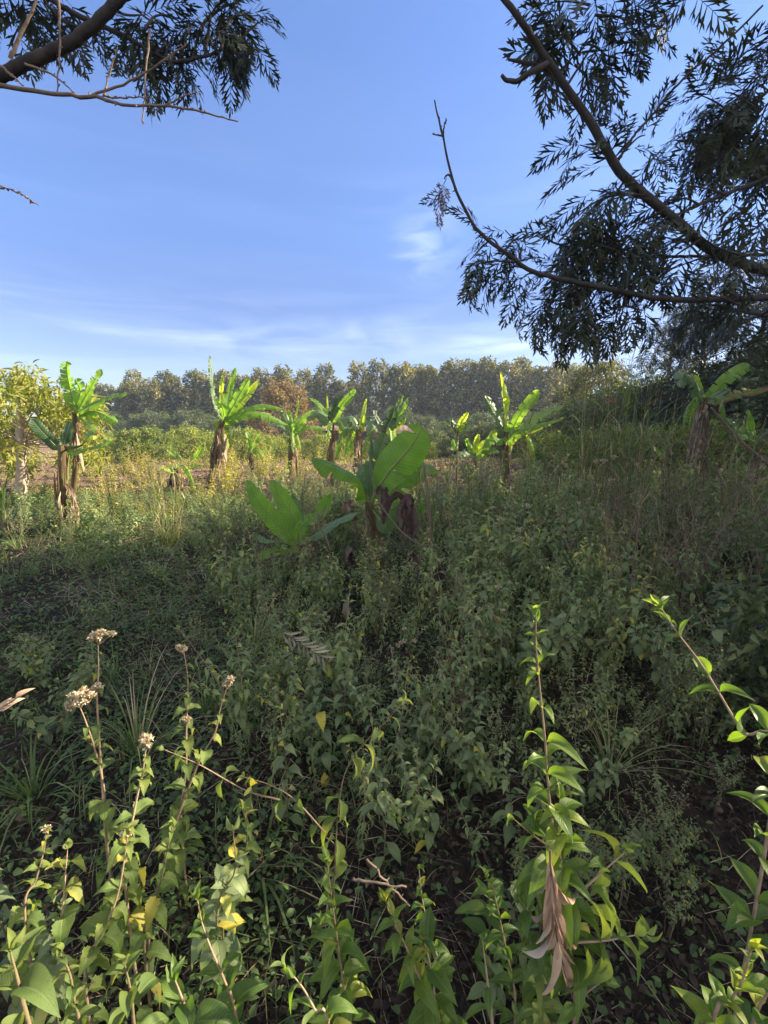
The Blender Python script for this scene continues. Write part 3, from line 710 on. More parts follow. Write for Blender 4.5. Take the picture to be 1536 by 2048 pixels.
banana('short dark leaved banana plant with a bulging brown trunk beside the pale trunked tree', (126, 900, 6.4), (124, 1062, 6.4), [
    dict(p=[(112, 892, 0), (88, 868, -.05), (63, 838, -.1)], w=30, m='ban_dark', h=(.3, -.9, .3), fold=.3, bend=-.5, tears=0, taper=.85, pet=.1),
    dict(p=[(129, 888, .1), (134, 866, .1), (140, 842, .15)], w=27, m='ban_dark', h=(0, -1, .1), fold=.3, tears=0, taper=.8),
    dict(p=[(137, 899, -.05), (163, 892, -.1), (186, 864, -.15)], w=26, m='ban_dark', h=(.2, -.4, .9), fold=.5, bend=-.3, tears=0, taper=.85, pet=.1),
    dict(p=[(146, 902, -.1), (185, 895, -.15), (226, 880, -.2)], w=34, m='ban', h=(0, -.5, .8), fold=-.1, bend=-.7, tears=2, dry=.5, pet=.12),
    dict(p=[(126, 888, 0), (125, 874, 0), (124, 862, 0)], w=12, m='ban_dark', h=(0, -1, .1), fold=.9, tears=0)],
    stem_r=.115, skirt=20, skirt_len=1.0, seed=13, skirt_from=.62, skirt_w=.12, skirt_out=.8)
banana('tall banana plant behind the pale trunked tree, its folded leaf pointing straight up', (152, 834, 8.2), (140, 985, 8.7), [
    dict(p=[(148, 815, 0), (142, 785, 0), (136, 755, 0), (133, 722, 0)], w=34, m='ban', h=(.3, -.9, .1), fold=.8, bend=-.6, tears=5, taper=.8),
    dict(p=[(160, 815, 0), (182, 775, 0), (204, 738, 0)], w=25, h=(-.3, -.9, .2), fold=.25, bend=-.5, tears=3, taper=.85),
    dict(p=[(160, 822, -.1), (205, 798, -.15), (252, 786, -.15)], w=34, h=(0, -.6, .8), fold=.0, bend=-.8, tears=9, dry=.3, m='ban'),
    dict(p=[(162, 826, 0), (195, 824, -.1), (236, 845, -.15)], w=36, h=(0, -.6, .8), fold=-.3, bend=-.9, tears=8, m='ban'),
    dict(p=[(155, 810, .1), (160, 780, .2), (150, 758, .3)], w=36, m='ban', h=(-.3, -.9, .2), fold=.3, tears=3),
    dict(p=[(165, 830, -.05), (182, 850, -.2), (186, 880, -.3)], w=34, h=(.3, -.8, .4), fold=-.2, tears=6, m='ban_yel'),
    dict(p=[(160, 834, -.1), (180, 852, -.4), (194, 872, -.5)], w=26, m='ban', dry=2.2, tears=8, h=(0, -.8, .5))],
    stem_r=.09, skirt=8, skirt_len=.7, seed=14)
banana('tall sunlit banana plant left of centre with a ragged leaf spiking up', (443, 848, 12), (418, 962, 12), [
    dict(p=[(437, 832, 0), (427, 795, 0), (424, 755, 0), (419, 711, 0)], w=17, m='ban_blue', h=(.8, -.5, .1), fold=.2, bend=-.8, tears=12, taper=.8, gap=1.2),
    dict(p=[(444, 825, .2), (443, 785, .3), (446, 748, .35)], w=13, m='ban_yel', h=(0, -1, .1), fold=.4, tears=1),
    dict(p=[(450, 830, 0), (458, 785, 0), (471, 735, -.1)], w=18, m='ban', h=(.6, -.7, .2), fold=.5, tears=3),
    dict(p=[(453, 835, -.1), (476, 795, -.1), (500, 755, -.1)], w=29, m='ban', h=(.1, -.9, .4), fold=.1, bend=-.5, tears=3, dry=.1),
    dict(p=[(456, 835, .2), (490, 795, .3), (519, 758, .35)], w=22, m='ban_yel', h=(.2, -.9, .3), fold=.1, tears=3),
    dict(p=[(452, 843, 0), (482, 819, 0), (524, 810, 0), (566, 817, 0)], w=30, m='ban', h=(0, -.45, .9), fold=.1, bend=-1.4, tears=6, pet=.08),
    dict(p=[(447, 850, .1), (465, 833, .2), (500, 823, .3), (535, 829, .4), (576, 850, .5)], w=44, m='ban', h=(0, -.45, .9), fold=-.1, bend=-1.3, tears=9, pet=.08),
    dict(p=[(447, 835, -.2), (445, 815, -.25), (432, 800, -.3)], w=20, m='ban', h=(-.3, -.8, .4), tears=3)],
    stem_r=.13, skirt=30, skirt_len=1.3, seed=15, skirt_w=.2)
banana('banana plant with arching leaves in front of the rusty leaved tree', (583, 872, 13.5), (582, 950, 13.5), [
    dict(p=[(585, 862, 0), (592, 828, 0), (597, 796, 0)], w=9, m='ban', h=(1, -.4, 0), fold=.8, tears=1),
    dict(p=[(580, 866, 0), (572, 840, 0), (565, 818, 0)], w=17, m='ban_blue', h=(.3, -.9, .2), tears=2),
    dict(p=[(584, 864, .1), (581, 845, .1), (578, 820, .1)], w=14, m='ban', h=(0, -1, .1), tears=1),
    dict(p=[(590, 866, 0), (612, 852, 0), (652, 858, 0)], w=28, m='ban', h=(0, -.5, .9), fold=0, bend=-1., tears=5),
    dict(p=[(588, 864, -.1), (602, 840, -.1), (630, 820, -.1)], w=26, m='ban', h=(.2, -.8, .5), fold=.1, tears=3),
    dict(p=[(578, 868, 0), (560, 852, 0), (535, 850, 0)], w=18, m='ban_blue', h=(0, -.5, .9), tears=5)],
    stem_r=.12, skirt=20, skirt_len=.9, seed=16, skirt_w=.17)
banana('banana plant with a leaf raised against the gap in the far tree row', (664, 852, 12), (666, 940, 12), [
    dict(p=[(668, 838, 0), (688, 805, 0), (712, 779, 0)], w=22, m='ban', h=(-.3, -.9, .2), tears=3, dry=.1),
    dict(p=[(664, 838, 0), (672, 815, 0), (680, 792, 0)], w=26, m='ban_dark', h=(.5, -.8, .2), fold=.5, tears=4),
    dict(p=[(660, 845, 0), (636, 825, 0), (612, 838, 0)], w=34, m='ban_blue', h=(0, -.7, .7), fold=.0, bend=-1.3, tears=4),
    dict(p=[(657, 830, 0), (655, 810, 0), (654, 791, 0)], w=5, roll=1, m='ban_yel'),
    dict(p=[(670, 846, 0), (694, 838, 0), (716, 862, 0)], w=28, m='ban_blue', h=(0, -.6, .8), fold=-.1, bend=-1.1, tears=5),
    dict(p=[(656, 840, .2), (640, 812, .3), (618, 795, .4)], w=18, m='ban', tears=4)],
    stem_r=.10, skirt=14, skirt_len=.8, seed=17, skirt_w=.15)
banana('small banana plant with one narrow upright lit leaf', (716, 866, 10.5), (714, 945, 10.5), [
    dict(p=[(722, 850, 0), (727, 825, 0), (732, 797, 0)], w=12, m='ban_yel', h=(.3, -.9, 0), fold=.5, tears=1),
    dict(p=[(712, 858, 0), (700, 838, 0), (690, 872, -.1)], w=26, m='ban_blue', h=(0, -.6, .8), bend=-1.2, tears=4),
    dict(p=[(722, 858, 0), (742, 838, -.1), (752, 866, -.2)], w=24, m='ban_dark', dry=1.0, h=(0, -.6, .8), bend=-1.2, tears=5)],
    stem_r=.12, skirt=24, skirt_len=.8, seed=18, skirt_w=.18, skirt_out=.5)
banana('dark leaved banana plant with a torn pale leaf, behind the central one', (772, 868, 9.5), (776, 960, 9.5), [
    dict(p=[(766, 858, 0), (754, 838, 0), (748, 818, 0)], w=20, m='ban_dark', h=(.6, -.7, .2), tears=2),
    dict(p=[(774, 858, 0), (784, 836, 0), (790, 812, 0)], w=26, m='ban_dark', h=(-.2, -.9, .2), fold=.5, tears=2),
    dict(p=[(776, 862, 0), (798, 842, 0), (812, 824, 0)], w=24, m='ban_dark', tears=5, h=(0, -.5, .8)),
    dict(p=[(778, 864, .1), (802, 848, .1), (812, 828, .1)], w=14, m='ban_yel', tears=9, h=(.3, -.8, .5)),
    dict(p=[(776, 850, .2), (796, 815, .2), (806, 790, .2)], w=18, m='ban_blue', h=(-.5, -.8, .1), fold=.7, tears=1),
    dict(p=[(782, 852, .2), (804, 820, .2), (816, 794, .2)], w=12, m='ban', h=(.5, -.8, .1), fold=.6, tears=1),
    dict(p=[(762, 864, -.1), (744, 848, -.1), (736, 872, -.2)], w=24, m='ban_blue', tears=3)],
    stem_r=.09, skirt=12, skirt_len=.7, seed=19)
banana('thin stalked banana plant with a small spread of leaves, right of the centre', (915, 872, 7.2), (906, 1040, 7.2), [
    dict(p=[(913, 862, 0), (903, 842, 0), (892, 838, 0)], w=18, m='ban_dark', h=(.3, -.8, .4), tears=2),
    dict(p=[(917, 862, 0), (926, 842, 0), (938, 824, 0)], w=20, m='ban_yel', h=(-.2, -.9, .2), fold=.5, tears=0),
    dict(p=[(918, 866, 0), (936, 850, 0), (958, 828, 0)], w=16, m='ban_dark', h=(0, -.5, .9), tears=1),
    dict(p=[(912, 880, 0), (908, 897, -.05), (905, 878, -.1)], w=16, m='ban', h=(0, -1, .2), tears=0)],
    stem_r=.022, skirt=0, seed=20)
banana('low yellow green banana sucker left of the glowing one', (950, 912, 9), (950, 950, 9), [
    dict(p=[(952, 908, 0), (970, 890, 0), (994, 864, 0)], w=24, m='ban_yel', h=(-.2, -.9, .3), fold=.3, tears=0),
    dict(p=[(950, 905, 0), (952, 888, 0), (958, 868, 0)], w=16, m='ban_yel', h=(0, -1, 0), tears=0),
    dict(p=[(946, 906, 0), (938, 890, 0), (932, 876, 0)], w=14, m='ban', h=(0, -1, 0), tears=1),
    dict(p=[(955, 912, -.1), (978, 902, -.2), (1000, 905, -.3)], w=26, m='ban', tears=5),
    dict(p=[(944, 912, -.1), (925, 908, -.2), (908, 918, -.3)], w=20, m='ban_blue', tears=3)],
    stem_r=.05, skirt=5, skirt_len=.3, seed=21)
banana('banana plant with a notched glowing yellow green leaf standing straight up', (1012, 872, 8.6), (1010, 985, 8.6), [
    dict(p=[(1010, 858, 0), (1008, 820, 0), (1005, 785, 0), (1000, 744, 0)], w=30, m='ban_yel', h=(.75, -.65, .1), fold=.5, bend=-.2, tears=7, taper=.8, gap=.9, label='glowing leaf with torn notches'),
    dict(p=[(1020, 866, 0), (1045, 822, 0), (1078, 780, 0)], w=27, m='ban', h=(-.3, -.9, .2), fold=.2, bend=-.4, tears=2, dry=.15, taper=.85),
    dict(p=[(1022, 872, .1), (1065, 840, .1), (1130, 808, .1)], w=28, m='ban_blue', h=(0, -.8, .6), fold=0, bend=-.6, tears=5, dry=.1),
    dict(p=[(1016, 880, -.1), (1050, 858, -.15), (1128, 836, -.2)], w=30, m='ban', h=(0, -.6, .8), fold=-.2, bend=-.8, tears=6, dry=.7),
    dict(p=[(1006, 862, 0), (990, 825, 0), (970, 790, 0)], w=28, m='ban_blue', h=(.6, -.7, .1), fold=.2, tears=5),
    dict(p=[(1005, 880, -.1), (985, 880, -.2), (968, 895, -.2)], w=30, m='ban', tears=4)],
    stem_r=.07, skirt=14, skirt_len=.7, seed=22)
banana('banana plant by the dark hedge with a long skirt of dead leaves round its trunk', (1408, 806, 10.5), (1388, 962, 10.5), [
    dict(p=[(1403, 800, 0), (1390, 765, 0), (1368, 745, -.1), (1362, 775, -.2)], w=38, m='ban_blue', h=(-.2, -.6, .8), fold=-.1, bend=-.8, tears=8),
    dict(p=[(1418, 798, 0), (1455, 757, 0), (1502, 726, 0)], w=31, m='ban', h=(-.2, -.9, .3), fold=.15, bend=-.4, tears=3, taper=.85),
    dict(p=[(1420, 802, -.1), (1440, 788, -.1), (1462, 778, -.1)], w=22, m='ban_blue', h=(0, -.7, .7), tears=1),
    dict(p=[(1405, 795, .2), (1395, 765, .3), (1380, 748, .3)], w=24, m='ban_yel', h=(.3, -.9, .2), tears=5),
    dict(p=[(1425, 805, .1), (1470, 790, .2), (1540, 778, .3)], w=26, m='ban', h=(0, -.7, .6), dry=2.5, tears=12)],
    stem_r=.13, skirt=46, skirt_len=1.5, seed=23, skirt_w=.2, skirt_out=.35)
banana('small banana plant at the right edge behind the leaning stick', (1512, 884, 8), (1512, 960, 8), [
    dict(p=[(1510, 875, 0), (1502, 850, 0), (1494, 818, 0)], w=22, m='ban', h=(.2, -1, .1), fold=.3, tears=0),
    dict(p=[(1506, 880, -.1), (1480, 862, -.1), (1454, 838, -.1)], w=24, m='ban_blue', h=(.1, -.9, .4), tears=1),
    dict(p=[(1516, 880, 0), (1530, 866, 0), (1555, 858, 0)], w=26, m='ban_dark', tears=2),
    dict(p=[(1506, 884, -.15), (1490, 872, -.3), (1478, 880, -.4)], w=24, m='ban', tears=2)],
    stem_r=.05, skirt=9, skirt_len=.5, seed=24)
banana('collapsed banana plant with withered bleached leaves and two small green ones, left of centre', (352, 940, 10.5), (335, 985, 10.5), [
    dict(p=[(372, 925, 0), (352, 912, 0), (336, 898, 0)], w=16, m='ban', h=(.3, -.9, .3), fold=.4, tears=0, free=1),
    dict(p=[(376, 926, 0), (392, 912, 0), (404, 892, 0)], w=17, m='ban', h=(-.2, -.9, .2), tears=0, free=1),
    dict(p=[(374, 922, 0), (374, 908, 0), (375, 898, 0)], w=12, m='ban_blue', h=(0, -1, .1), tears=0, free=1),
    dict(p=[(370, 940, -.2), (388, 935, -.25), (404, 930, -.3)], w=14, m='ban', tears=0, free=1),
    dict(p=[(345, 945, -.3), (325, 935, -.4), (312, 940, -.5)], w=10, m='ban_yel', tears=0)],
    stem_r=.12, skirt=60, skirt_len=.7, seed=25, skirt_w=.16, skirt_from=1.0, skirt_out=1.4)
banana('tiny banana sucker with one oval leaf among the tall grass', (1325, 925, 7.5), (1325, 960, 7.5), [
    dict(p=[(1326, 920, 0), (1326, 905, 0), (1327, 892, 0)], w=15, m='ban', h=(.1, -1, .1), tears=0, taper=.5, pet=.02),
    dict(p=[(1320, 915, .1), (1308, 895, .1), (1300, 880, .1)], w=10, m='ban', tears=0)], stem_r=.03, skirt=3, skirt_len=.2, seed=26)
banana('low banana sucker at the foot of the tall sunlit one', (500, 905, 13), (505, 945, 13), [
    dict(p=[(500, 895, 0), (498, 878, 0), (492, 862, 0)], w=12, m='ban', tears=1), dict(p=[(503, 898, 0), (512, 880, 0), (518, 866, 0)], w=10, m='ban', tears=1),
    dict(p=[(505, 905, 0), (518, 902, 0), (530, 915, 0)], w=12, m='ban', tears=2)], stem_r=.06, skirt=8, skirt_len=.5, seed=27)
# withered leaves hanging round the central plant
for (px, py, d, n, L, W, lab) in ((812, 1000, 4.55, 12, .42, .07, 'bunch of withered purple brown banana leaves hanging right of the central plant'),
                                  (766, 975, 4.4, 5, .22, .05, 'small shrivelled purple leaf hanging in front of the central banana plant'),
                                  (700, 1003, 4.7, 4, .16, .16, 'crumpled brown leaf left of the central banana stem'),
                                  (832, 1110, 4.0, 6, .40, .05, 'withered brown leaf strips right below the hanging bunch'),
                                  (870, 1130, 3.9, 5, .34, .04, 'thin withered strips on a dry stalk in the thicket'),
                                  (700, 1105, 4.5, 6, .30, .06, 'reddish withered leaf strips between the two central banana plants'),
                                  (700, 1200, 3.6, 2, .22, .10, 'pale grey dead leaf blade low in front of the central plant')):
    r = np.random.RandomState(int(px)); mb = MB(); p = P(px, py, d)
    for k in range(n): dead_ribbon(mb, r, p + r.normal(0, .025, 3), rdirs(r, 1)[0] * .5, L * r.uniform(.6, 1.15), W * r.uniform(.7, 1.3), 1.3, tint=r.uniform(.2, .8))
    st = MB(); q = p.copy(); q[2] = gz(q[0], q[1])
    st.tube(smooth([q + [.03, .05, 0], (p + q) / 2 + r.normal(0, .04, 3), p], 12), .005, 5, tint=.3)
    root = empty('withered_leaf', q, lab, 'withered leaf'); mb.build('blade', M['skirt'] if 'brown leaf l' in lab else (M['paledead'] if 'pale' in lab else M['purple']), root); st.build('stalk', M['drystem'], root)

# ------------------------------------------------------------------ trees with crowns of leaf clumps
def clump(mb, r, c, rad, n, tpls, L, W, tint=.5, droop=.2, up=.4, flat=1.0, tvar=.25):
    g = rdirs(r, n) * (r.rand(n) ** .45)[:, None] * rad * np.array([1, 1, flat])
    D = norm(g / rad * .8 + rdirs(r, n) * .8 + np.array([0, 0, -droop])); U = rdirs(r, n) + np.array([0, 0, up])
    LL = L * r.uniform(.7, 1.25, n)
    scat(mb, r, tpls, c + g, D, U, LL, LL * W, np.clip(tint + r.normal(0, tvar, n) * .7, 0, 1))
def limb(tr, r, a, b, ra, rb, sag=.06, n=8, k=6):
    a, b = np.array(a), np.array(b); ln = np.linalg.norm(b - a)
    tr.tube(smooth([a, (a + b) / 2 + r.normal(0, sag * ln, 3), b], n), np.linspace(ra, rb, n), k, tint=r.uniform(.3, .7))
def tree_mb(seed, H, base, prof, nclump, nleaf, L, W, crad, tr_r, tpls, tint=.5, droop=.2, lean=.02, flat=.9, limbs=True, tvar=.25, fill=.35):
    """prof(u) = crown radius at relative height u of the crown"""
    r = np.random.RandomState(seed); tr, cr = MB(), MB()
    top = np.array([r.normal(0, lean * H), r.normal(0, lean * H), H])
    spine = smooth([np.zeros(3), top * .5 + r.normal(0, .02 * H, 3) * [1, 1, 0], top * .96], 14)
    tr.tube(spine, np.linspace(tr_r, tr_r * .15, 14), 8, tint=.5)
    for k in range(nclump):
        u = (k + r.rand()) / nclump; z = base + (H - base) * u; a = k * 2.4 + r.normal(0, .5); rho = prof(u) * (fill + (1 - fill) * r.rand() ** .5)
        ax = np.array([np.interp(z / H, np.linspace(0, .96, 14), spine[:, i]) for i in range(2)])
        c = np.array([ax[0] + rho * math.cos(a), ax[1] + rho * math.sin(a), z])
        cs = crad * r.uniform(.6, 1.3); clump(cr, r, c, cs, int(nleaf * r.uniform(.7, 1.3)), tpls, L, W, tint + r.normal(0, .08), droop, flat=flat, tvar=tvar)
        if limbs and rho > .15:
            z0 = max(base * .7, z - rho * r.uniform(.5, 1.0)); p0 = np.array([np.interp(z0 / H, np.linspace(0, .96, 14), spine[:, i]) for i in range(3)])
            limb(tr, r, p0, c, tr_r * .3 * (1 - .6 * u), tr_r * .06)
    return tr, cr
# far row of slender trees
FAR_L = 'slender grey green tree in the long far row closing the field'
far_p = []
for s in range(5):
    prof = (lambda u: 1.5 * math.sin(math.pi * min(1, .22 + .66 * u)) ** .8)
    tr, cr = tree_mb(100 + s, 9.0, 1.5, prof, 74, 34, .34, .42, .42, .11, TINY, tint=.5, droop=.1, lean=.03, tvar=.5)
    far_p.append(proto('slender_tree', [('trunk', tr, M['trunk']), ('crown', cr, M['far'])], FAR_L, 'tree', 'far row of slender trees'))
r = np.random.RandomState(5)
spots = []
x = 195.0
tops = [(180, 778), (300, 762), (420, 752), (520, 758), (590, 748), (640, 756), (668, 772), (700, 770), (720, 748), (780, 740), (860, 738), (905, 742), (930, 736), (1010, 730), (1060, 740), (1150, 742)]
while x < 1160:
    d = 54 + r.normal(0, 1.0); ty = np.interp(x, [t[0] for t in tops], [t[1] for t in tops]) + r.normal(0, 8)
    spots.append((x, d, ty)); x += r.uniform(15, 25)
x = 190.0
while x < 1180:
    spots.append((x, 60 + r.normal(0, 1.5), np.interp(x, [t[0] for t in tops], [t[1] for t in tops]) + 12 + r.normal(0, 6))); x += r.uniform(24, 36)
for i, (px, d, ty) in enumerate(spots):
    p = P(px, 845, d); h = 1.6 + (845 - ty) / F_PX * d * 1.02 + .6; z = gz(p[0], p[1])
    put(far_p[r.randint(5)], (p[0], p[1], z), r.rand() * 6.28, h / 9.0)
tr, cr = tree_mb(130, 4.6, .8, lambda u: 2.0 * math.sin(math.pi * (.25 + .65 * u)), 60, 110, .17, .5, .5, .12, TINY, tint=.5, droop=.3)
put(proto('rusty_leaved_tree', [('trunk', tr, M['trunk']), ('crown', cr, M['orange'])], 'round tree with rusty orange brown leaves in front of the far row', 'tree', None), (*P(568, 845, 30)[:2], -.6), .4)
# far dark bushes at the foot of the row are made with the hedge shrubs below
# row of low leafy bushes across the field
bush_p = []
for s in range(4):
    tr, cr = tree_mb(140 + s, 1.75, .35, lambda u: .95 * math.sin(math.pi * (.25 + .62 * u)), 34, 70, .16, .26, .33, .05, NARROW, tint=.5, droop=.55, tvar=.35)
    bush_p.append(proto('leafy_bush', [('stem', tr, M['stem']), ('foliage', cr, M['mango'])], 'low round yellow green bush in the lit bush row across the field', 'bush', 'bush row across the field'))
for px, d, s in ((222, 21, .8), (262, 20, 1.0), (300, 20.5, 1.05), (340, 24, 1.0), (372, 23, 1.15), (408, 24, 1.1), (462, 20.5, .95), (492, 19.5, 1.05), (520, 21, .9), (548, 24, .9), (612, 24, .8), (640, 23, .95), (690, 22, .75), (735, 24, .8), (860, 25, .7), (200, 26, 1.2), (440, 27, 1.2), (575, 27, 1.)):
    p = P(px, 845, d); put(bush_p[r.randint(4)], (p[0], p[1], gz(p[0], p[1]) - .05), r.rand() * 6, s * .82)
for px, d, s in ((1110, 14, .7), (1175, 12.5, .75), (1240, 13, .85), (1300, 12, .8), (1350, 12.6, .9), (1450, 11.5, .95), (1500, 10.5, .8), (1075, 16, .7)):
    p = P(px, 845, d); put(bush_p[r.randint(4)], (p[0], p[1], gz(p[0], p[1]) - .05), r.rand() * 6, s, 'low leafy bush at the foot of the dark hedge', 'low bushes at the foot of the hedge')
# lit herbs on the left of the field
herb_p = []
for s in range(4):
    rr = np.random.RandomState(160 + s); st, lf = MB(), MB()
    for k in range(7):
        a = rr.rand() * 6.28; o = np.array([math.cos(a), math.sin(a), 0]) * rr.uniform(.02, .12); h = rr.uniform(.35, .8)
        leafy_stem(st, lf, rr, [o, o * 2 + [0, 0, h * .5], o * 3 + [0, 0, h]], .006, OV, .10, .045, .07, start=.15, tint=.5, yellow=.08, nside=4)
    herb_p.append(proto('field_herb', [('stem', st, M['stem']), ('foliage', lf, M['field'])], 'knee high yellow green herb in the sunlit part of the field', 'weed', 'herbs in the sunlit part of the field'))
n = 0
while n < 72:
    px, d = r.uniform(120, 640), r.uniform(7.6, 17)
    if d < 9 and px > 430: continue
    p = P(px, 845, d); put(herb_p[r.randint(4)], (p[0], p[1], gz(p[0], p[1]) - .02), r.rand() * 6, r.uniform(.55, 1.2) * (1.0 if d > 9 else .8)); n += 1
# pale trunked tree at the left edge
r = np.random.RandomState(170); tr, cr = MB(), MB()
foot = P(44, 1010, 9.4); foot[2] = gz(foot[0], foot[1]) - .05
topp = P(42, 745, 9.4)
sp_ = smooth([foot, P(44, 930, 9.4), P(40, 850, 9.4), P(44, 790, 9.4), topp], 22)
tr.tube(sp_, np.linspace(.115, .035, 22) * (1 + r.normal(0, .04, 22)), 12, tint=.6)
for k in range(100):
    px = r.uniform(-110, 195); lo = 735 + abs(px - 45) * .42; py = r.uniform(max(722, lo), 950 - abs(px - 45) * .25)
    if 60 < px < 125 and py > 850 and r.rand() < .5: continue
    dz = r.normal(.35, .8)
    if abs(px - 44) < 26 and py > 800: dz = abs(dz) + .55
    c = P(px, py, 9.4 + dz); clump(cr, r, c, .26, 60, NARROW, .17, .24, .5 + r.normal(0, .1), .7, tvar=.3)
    i = int(np.clip((985 - py) / 250 * 21 - 6, 8, 20))
    if k % 2: limb(tr, r, sp_[i], c, .012, .004, .16)
root = empty('pale_trunk_tree', foot, 'yellow green leafy tree with a straight pale trunk at the left edge', 'tree')
tr.build('trunk', M['palebark'], root); cr.build('crown', M['cassava'], root)
# dark hedge shrubs, round tree and grevilleas on the right
hedge_p = []
for s in range(3):
    tr, cr = tree_mb(180 + s, 3.1, .15, lambda u: 1.7 * math.sin(math.pi * (.30 + .60 * u)) ** .6, 80, 80, .16, .42, .42, .08, TINY, tint=.5, droop=.3)
    hedge_p.append(proto('hedge_shrub', [('stem', tr, M['trunk']), ('foliage', cr, M['hedge'])], 'dense dark shrub in the tall hedge behind the grasses', 'shrub', 'dark hedge on the right'))
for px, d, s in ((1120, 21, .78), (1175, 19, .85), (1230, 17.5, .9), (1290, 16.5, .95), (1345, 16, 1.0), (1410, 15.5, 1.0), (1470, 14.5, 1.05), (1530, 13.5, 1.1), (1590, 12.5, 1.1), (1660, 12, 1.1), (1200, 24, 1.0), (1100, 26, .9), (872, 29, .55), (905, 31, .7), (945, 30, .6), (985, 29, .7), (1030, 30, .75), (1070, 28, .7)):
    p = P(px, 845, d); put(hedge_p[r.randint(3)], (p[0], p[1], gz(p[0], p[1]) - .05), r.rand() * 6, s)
for i in range(30):
    px = 190 + i * 32 + r.normal(0, 6); d = r.uniform(44, 51); p = P(px, 845, d)
    put(hedge_p[r.randint(3)], (p[0], p[1], gz(p[0], p[1]) - .05), r.rand() * 6, r.uniform(.75, 1.15), 'dark bush at the foot of the far row of trees', 'dark bushes at the foot of the far row')
tr, cr = tree_mb(190, 5.2, 1.0, lambda u: 2.3 * math.sin(math.pi * (.25 + .65 * u)), 80, 110, .17, .45, .5, .13, TINY, tint=.45, droop=.3)
put(proto('round_crowned_tree', [('trunk', tr, M['trunk']), ('crown', cr, M['far'])], 'round crowned dark tree behind the hedge, right of the far row', 'tree', None), (*P(1205, 845, 25)[:2], -.5), 1.0)
tr, cr = tree_mb(191, 4.3, 1.0, lambda u: 1.6 * math.sin(math.pi * (.25 + .65 * u)), 50, 110, .17, .45, .5, .1, TINY, tint=.45, droop=.3)
put(proto('lower_dark_tree', [('trunk', tr, M['trunk']), ('crown', cr, M['far'])], 'lower dark tree between the far row and the round crowned tree', 'tree', None), (*P(1140, 845, 29)[:2], -.6), 1.0)
def grev_crown(seed, H, base, rad, nspray, nf, tpl, L=.34):
    r = np.random.RandomState(seed); tr, cr = MB(), MB()
    sp = smooth([(0, 0, 0), (r.normal(0, .15), r.normal(0, .15), H * .5), (r.normal(0, .2), r.normal(0, .2), H)], 16)
    tr.tube(sp, np.linspace(.15, .03, 16), 10, tint=.5)
    for k in range(nspray):
        u = k / nspray; z = base + (H - base) * u; a = k * 2.399; rho = rad * math.sin(math.pi * (.2 + .72 * u)) ** .7 * r.uniform(.5, 1.05)
        p0 = np.array([np.interp(max(.3, z - rho * .5), sp[:, 2], sp[:, i]) for i in range(3)])
        b = np.array([p0[0] + rho * math.cos(a), p0[1] + rho * math.sin(a), z])
        limb(tr, r, p0, p0 + (b - p0) * .6, .03, .012)
        spray(tr, cr, r, p0 + (b - p0) * .45, b, nf, L, .01, .6, tpl)
        for q in range(2):
            e2 = b + r.normal(0, .5, 3); spray(tr, cr, r, p0 + (b - p0) * .55, e2, nf, L, .007, .6, tpl)
    return tr, cr
tr, cr = grev_crown(200, 7.5, 1.6, 2.3, 110, 10, FR_LO, .42)
gp = proto('silky_oak_tree', [('trunk', tr, M['bark']), ('crown', cr, M['greyl'])], 'feathery silky oak rising behind the skirted banana plant', 'tree', 'silky oaks along the right side')
tr, cr = grev_crown(201, 7.5, 2.0, 2.3, 52, 7, FR_LO, .46)
gpl = proto('silky_oak_tree', [('trunk', tr, M['bark']), ('crown', cr, M['greyl'])], 'x', 'tree', 'silky oaks along the right side')
place = [(P(1395, 845, 15), .78, 'feathery silky oak rising above the hedge left of the skirted banana plant'), (P(1500, 845, 14), .86, 'feathery silky oak above the hedge at the right edge'),
         (P(1330, 845, 19), .80, 'more distant feathery silky oak showing sky between its twigs'), (P(1600, 845, 13), .95, None)]
for p, s, lab in place: put(gpl, (p[0], p[1], gz(p[0], p[1])), r.rand() * 6, s, lab or 'feathery silky oak beyond the right edge')
for (x, y, s) in ((8.2, 5.0, 1.0), (9.7, 6.5, .82), (13.5, 7.6, 1.0), (12.5, 6.4, 1.1), (17, 8.0, 1.1), (11, -1.2, .9), (17.5, 12.5, 1.1)):
    put(gp, (x, y, gz(x, y)), r.rand() * 6, s, 'silky oak standing outside the frame on the right')

put(gpl, (9.3, 2.0, 0), 1.0, .64, 'unseen open crowned silky oak added on the right to dapple the sunlight')  # unseen tree added to break up the sun on the near leaves
for x, y, s in ((2.3, 1.25, .34), (2.7, .55, .36), (2.5, 1.9, .42), (3.3, 1.2, .46), (4.2, 1.9, .5)):
    put(hedge_p[r.randint(3)], (x, y, gz(x, y)), r.rand() * 6, s, 'unseen low shrub added on the right to shade the near ground', 'unseen low shrubs added for shade')  # unseen shrubs added to keep low sun off the near soil
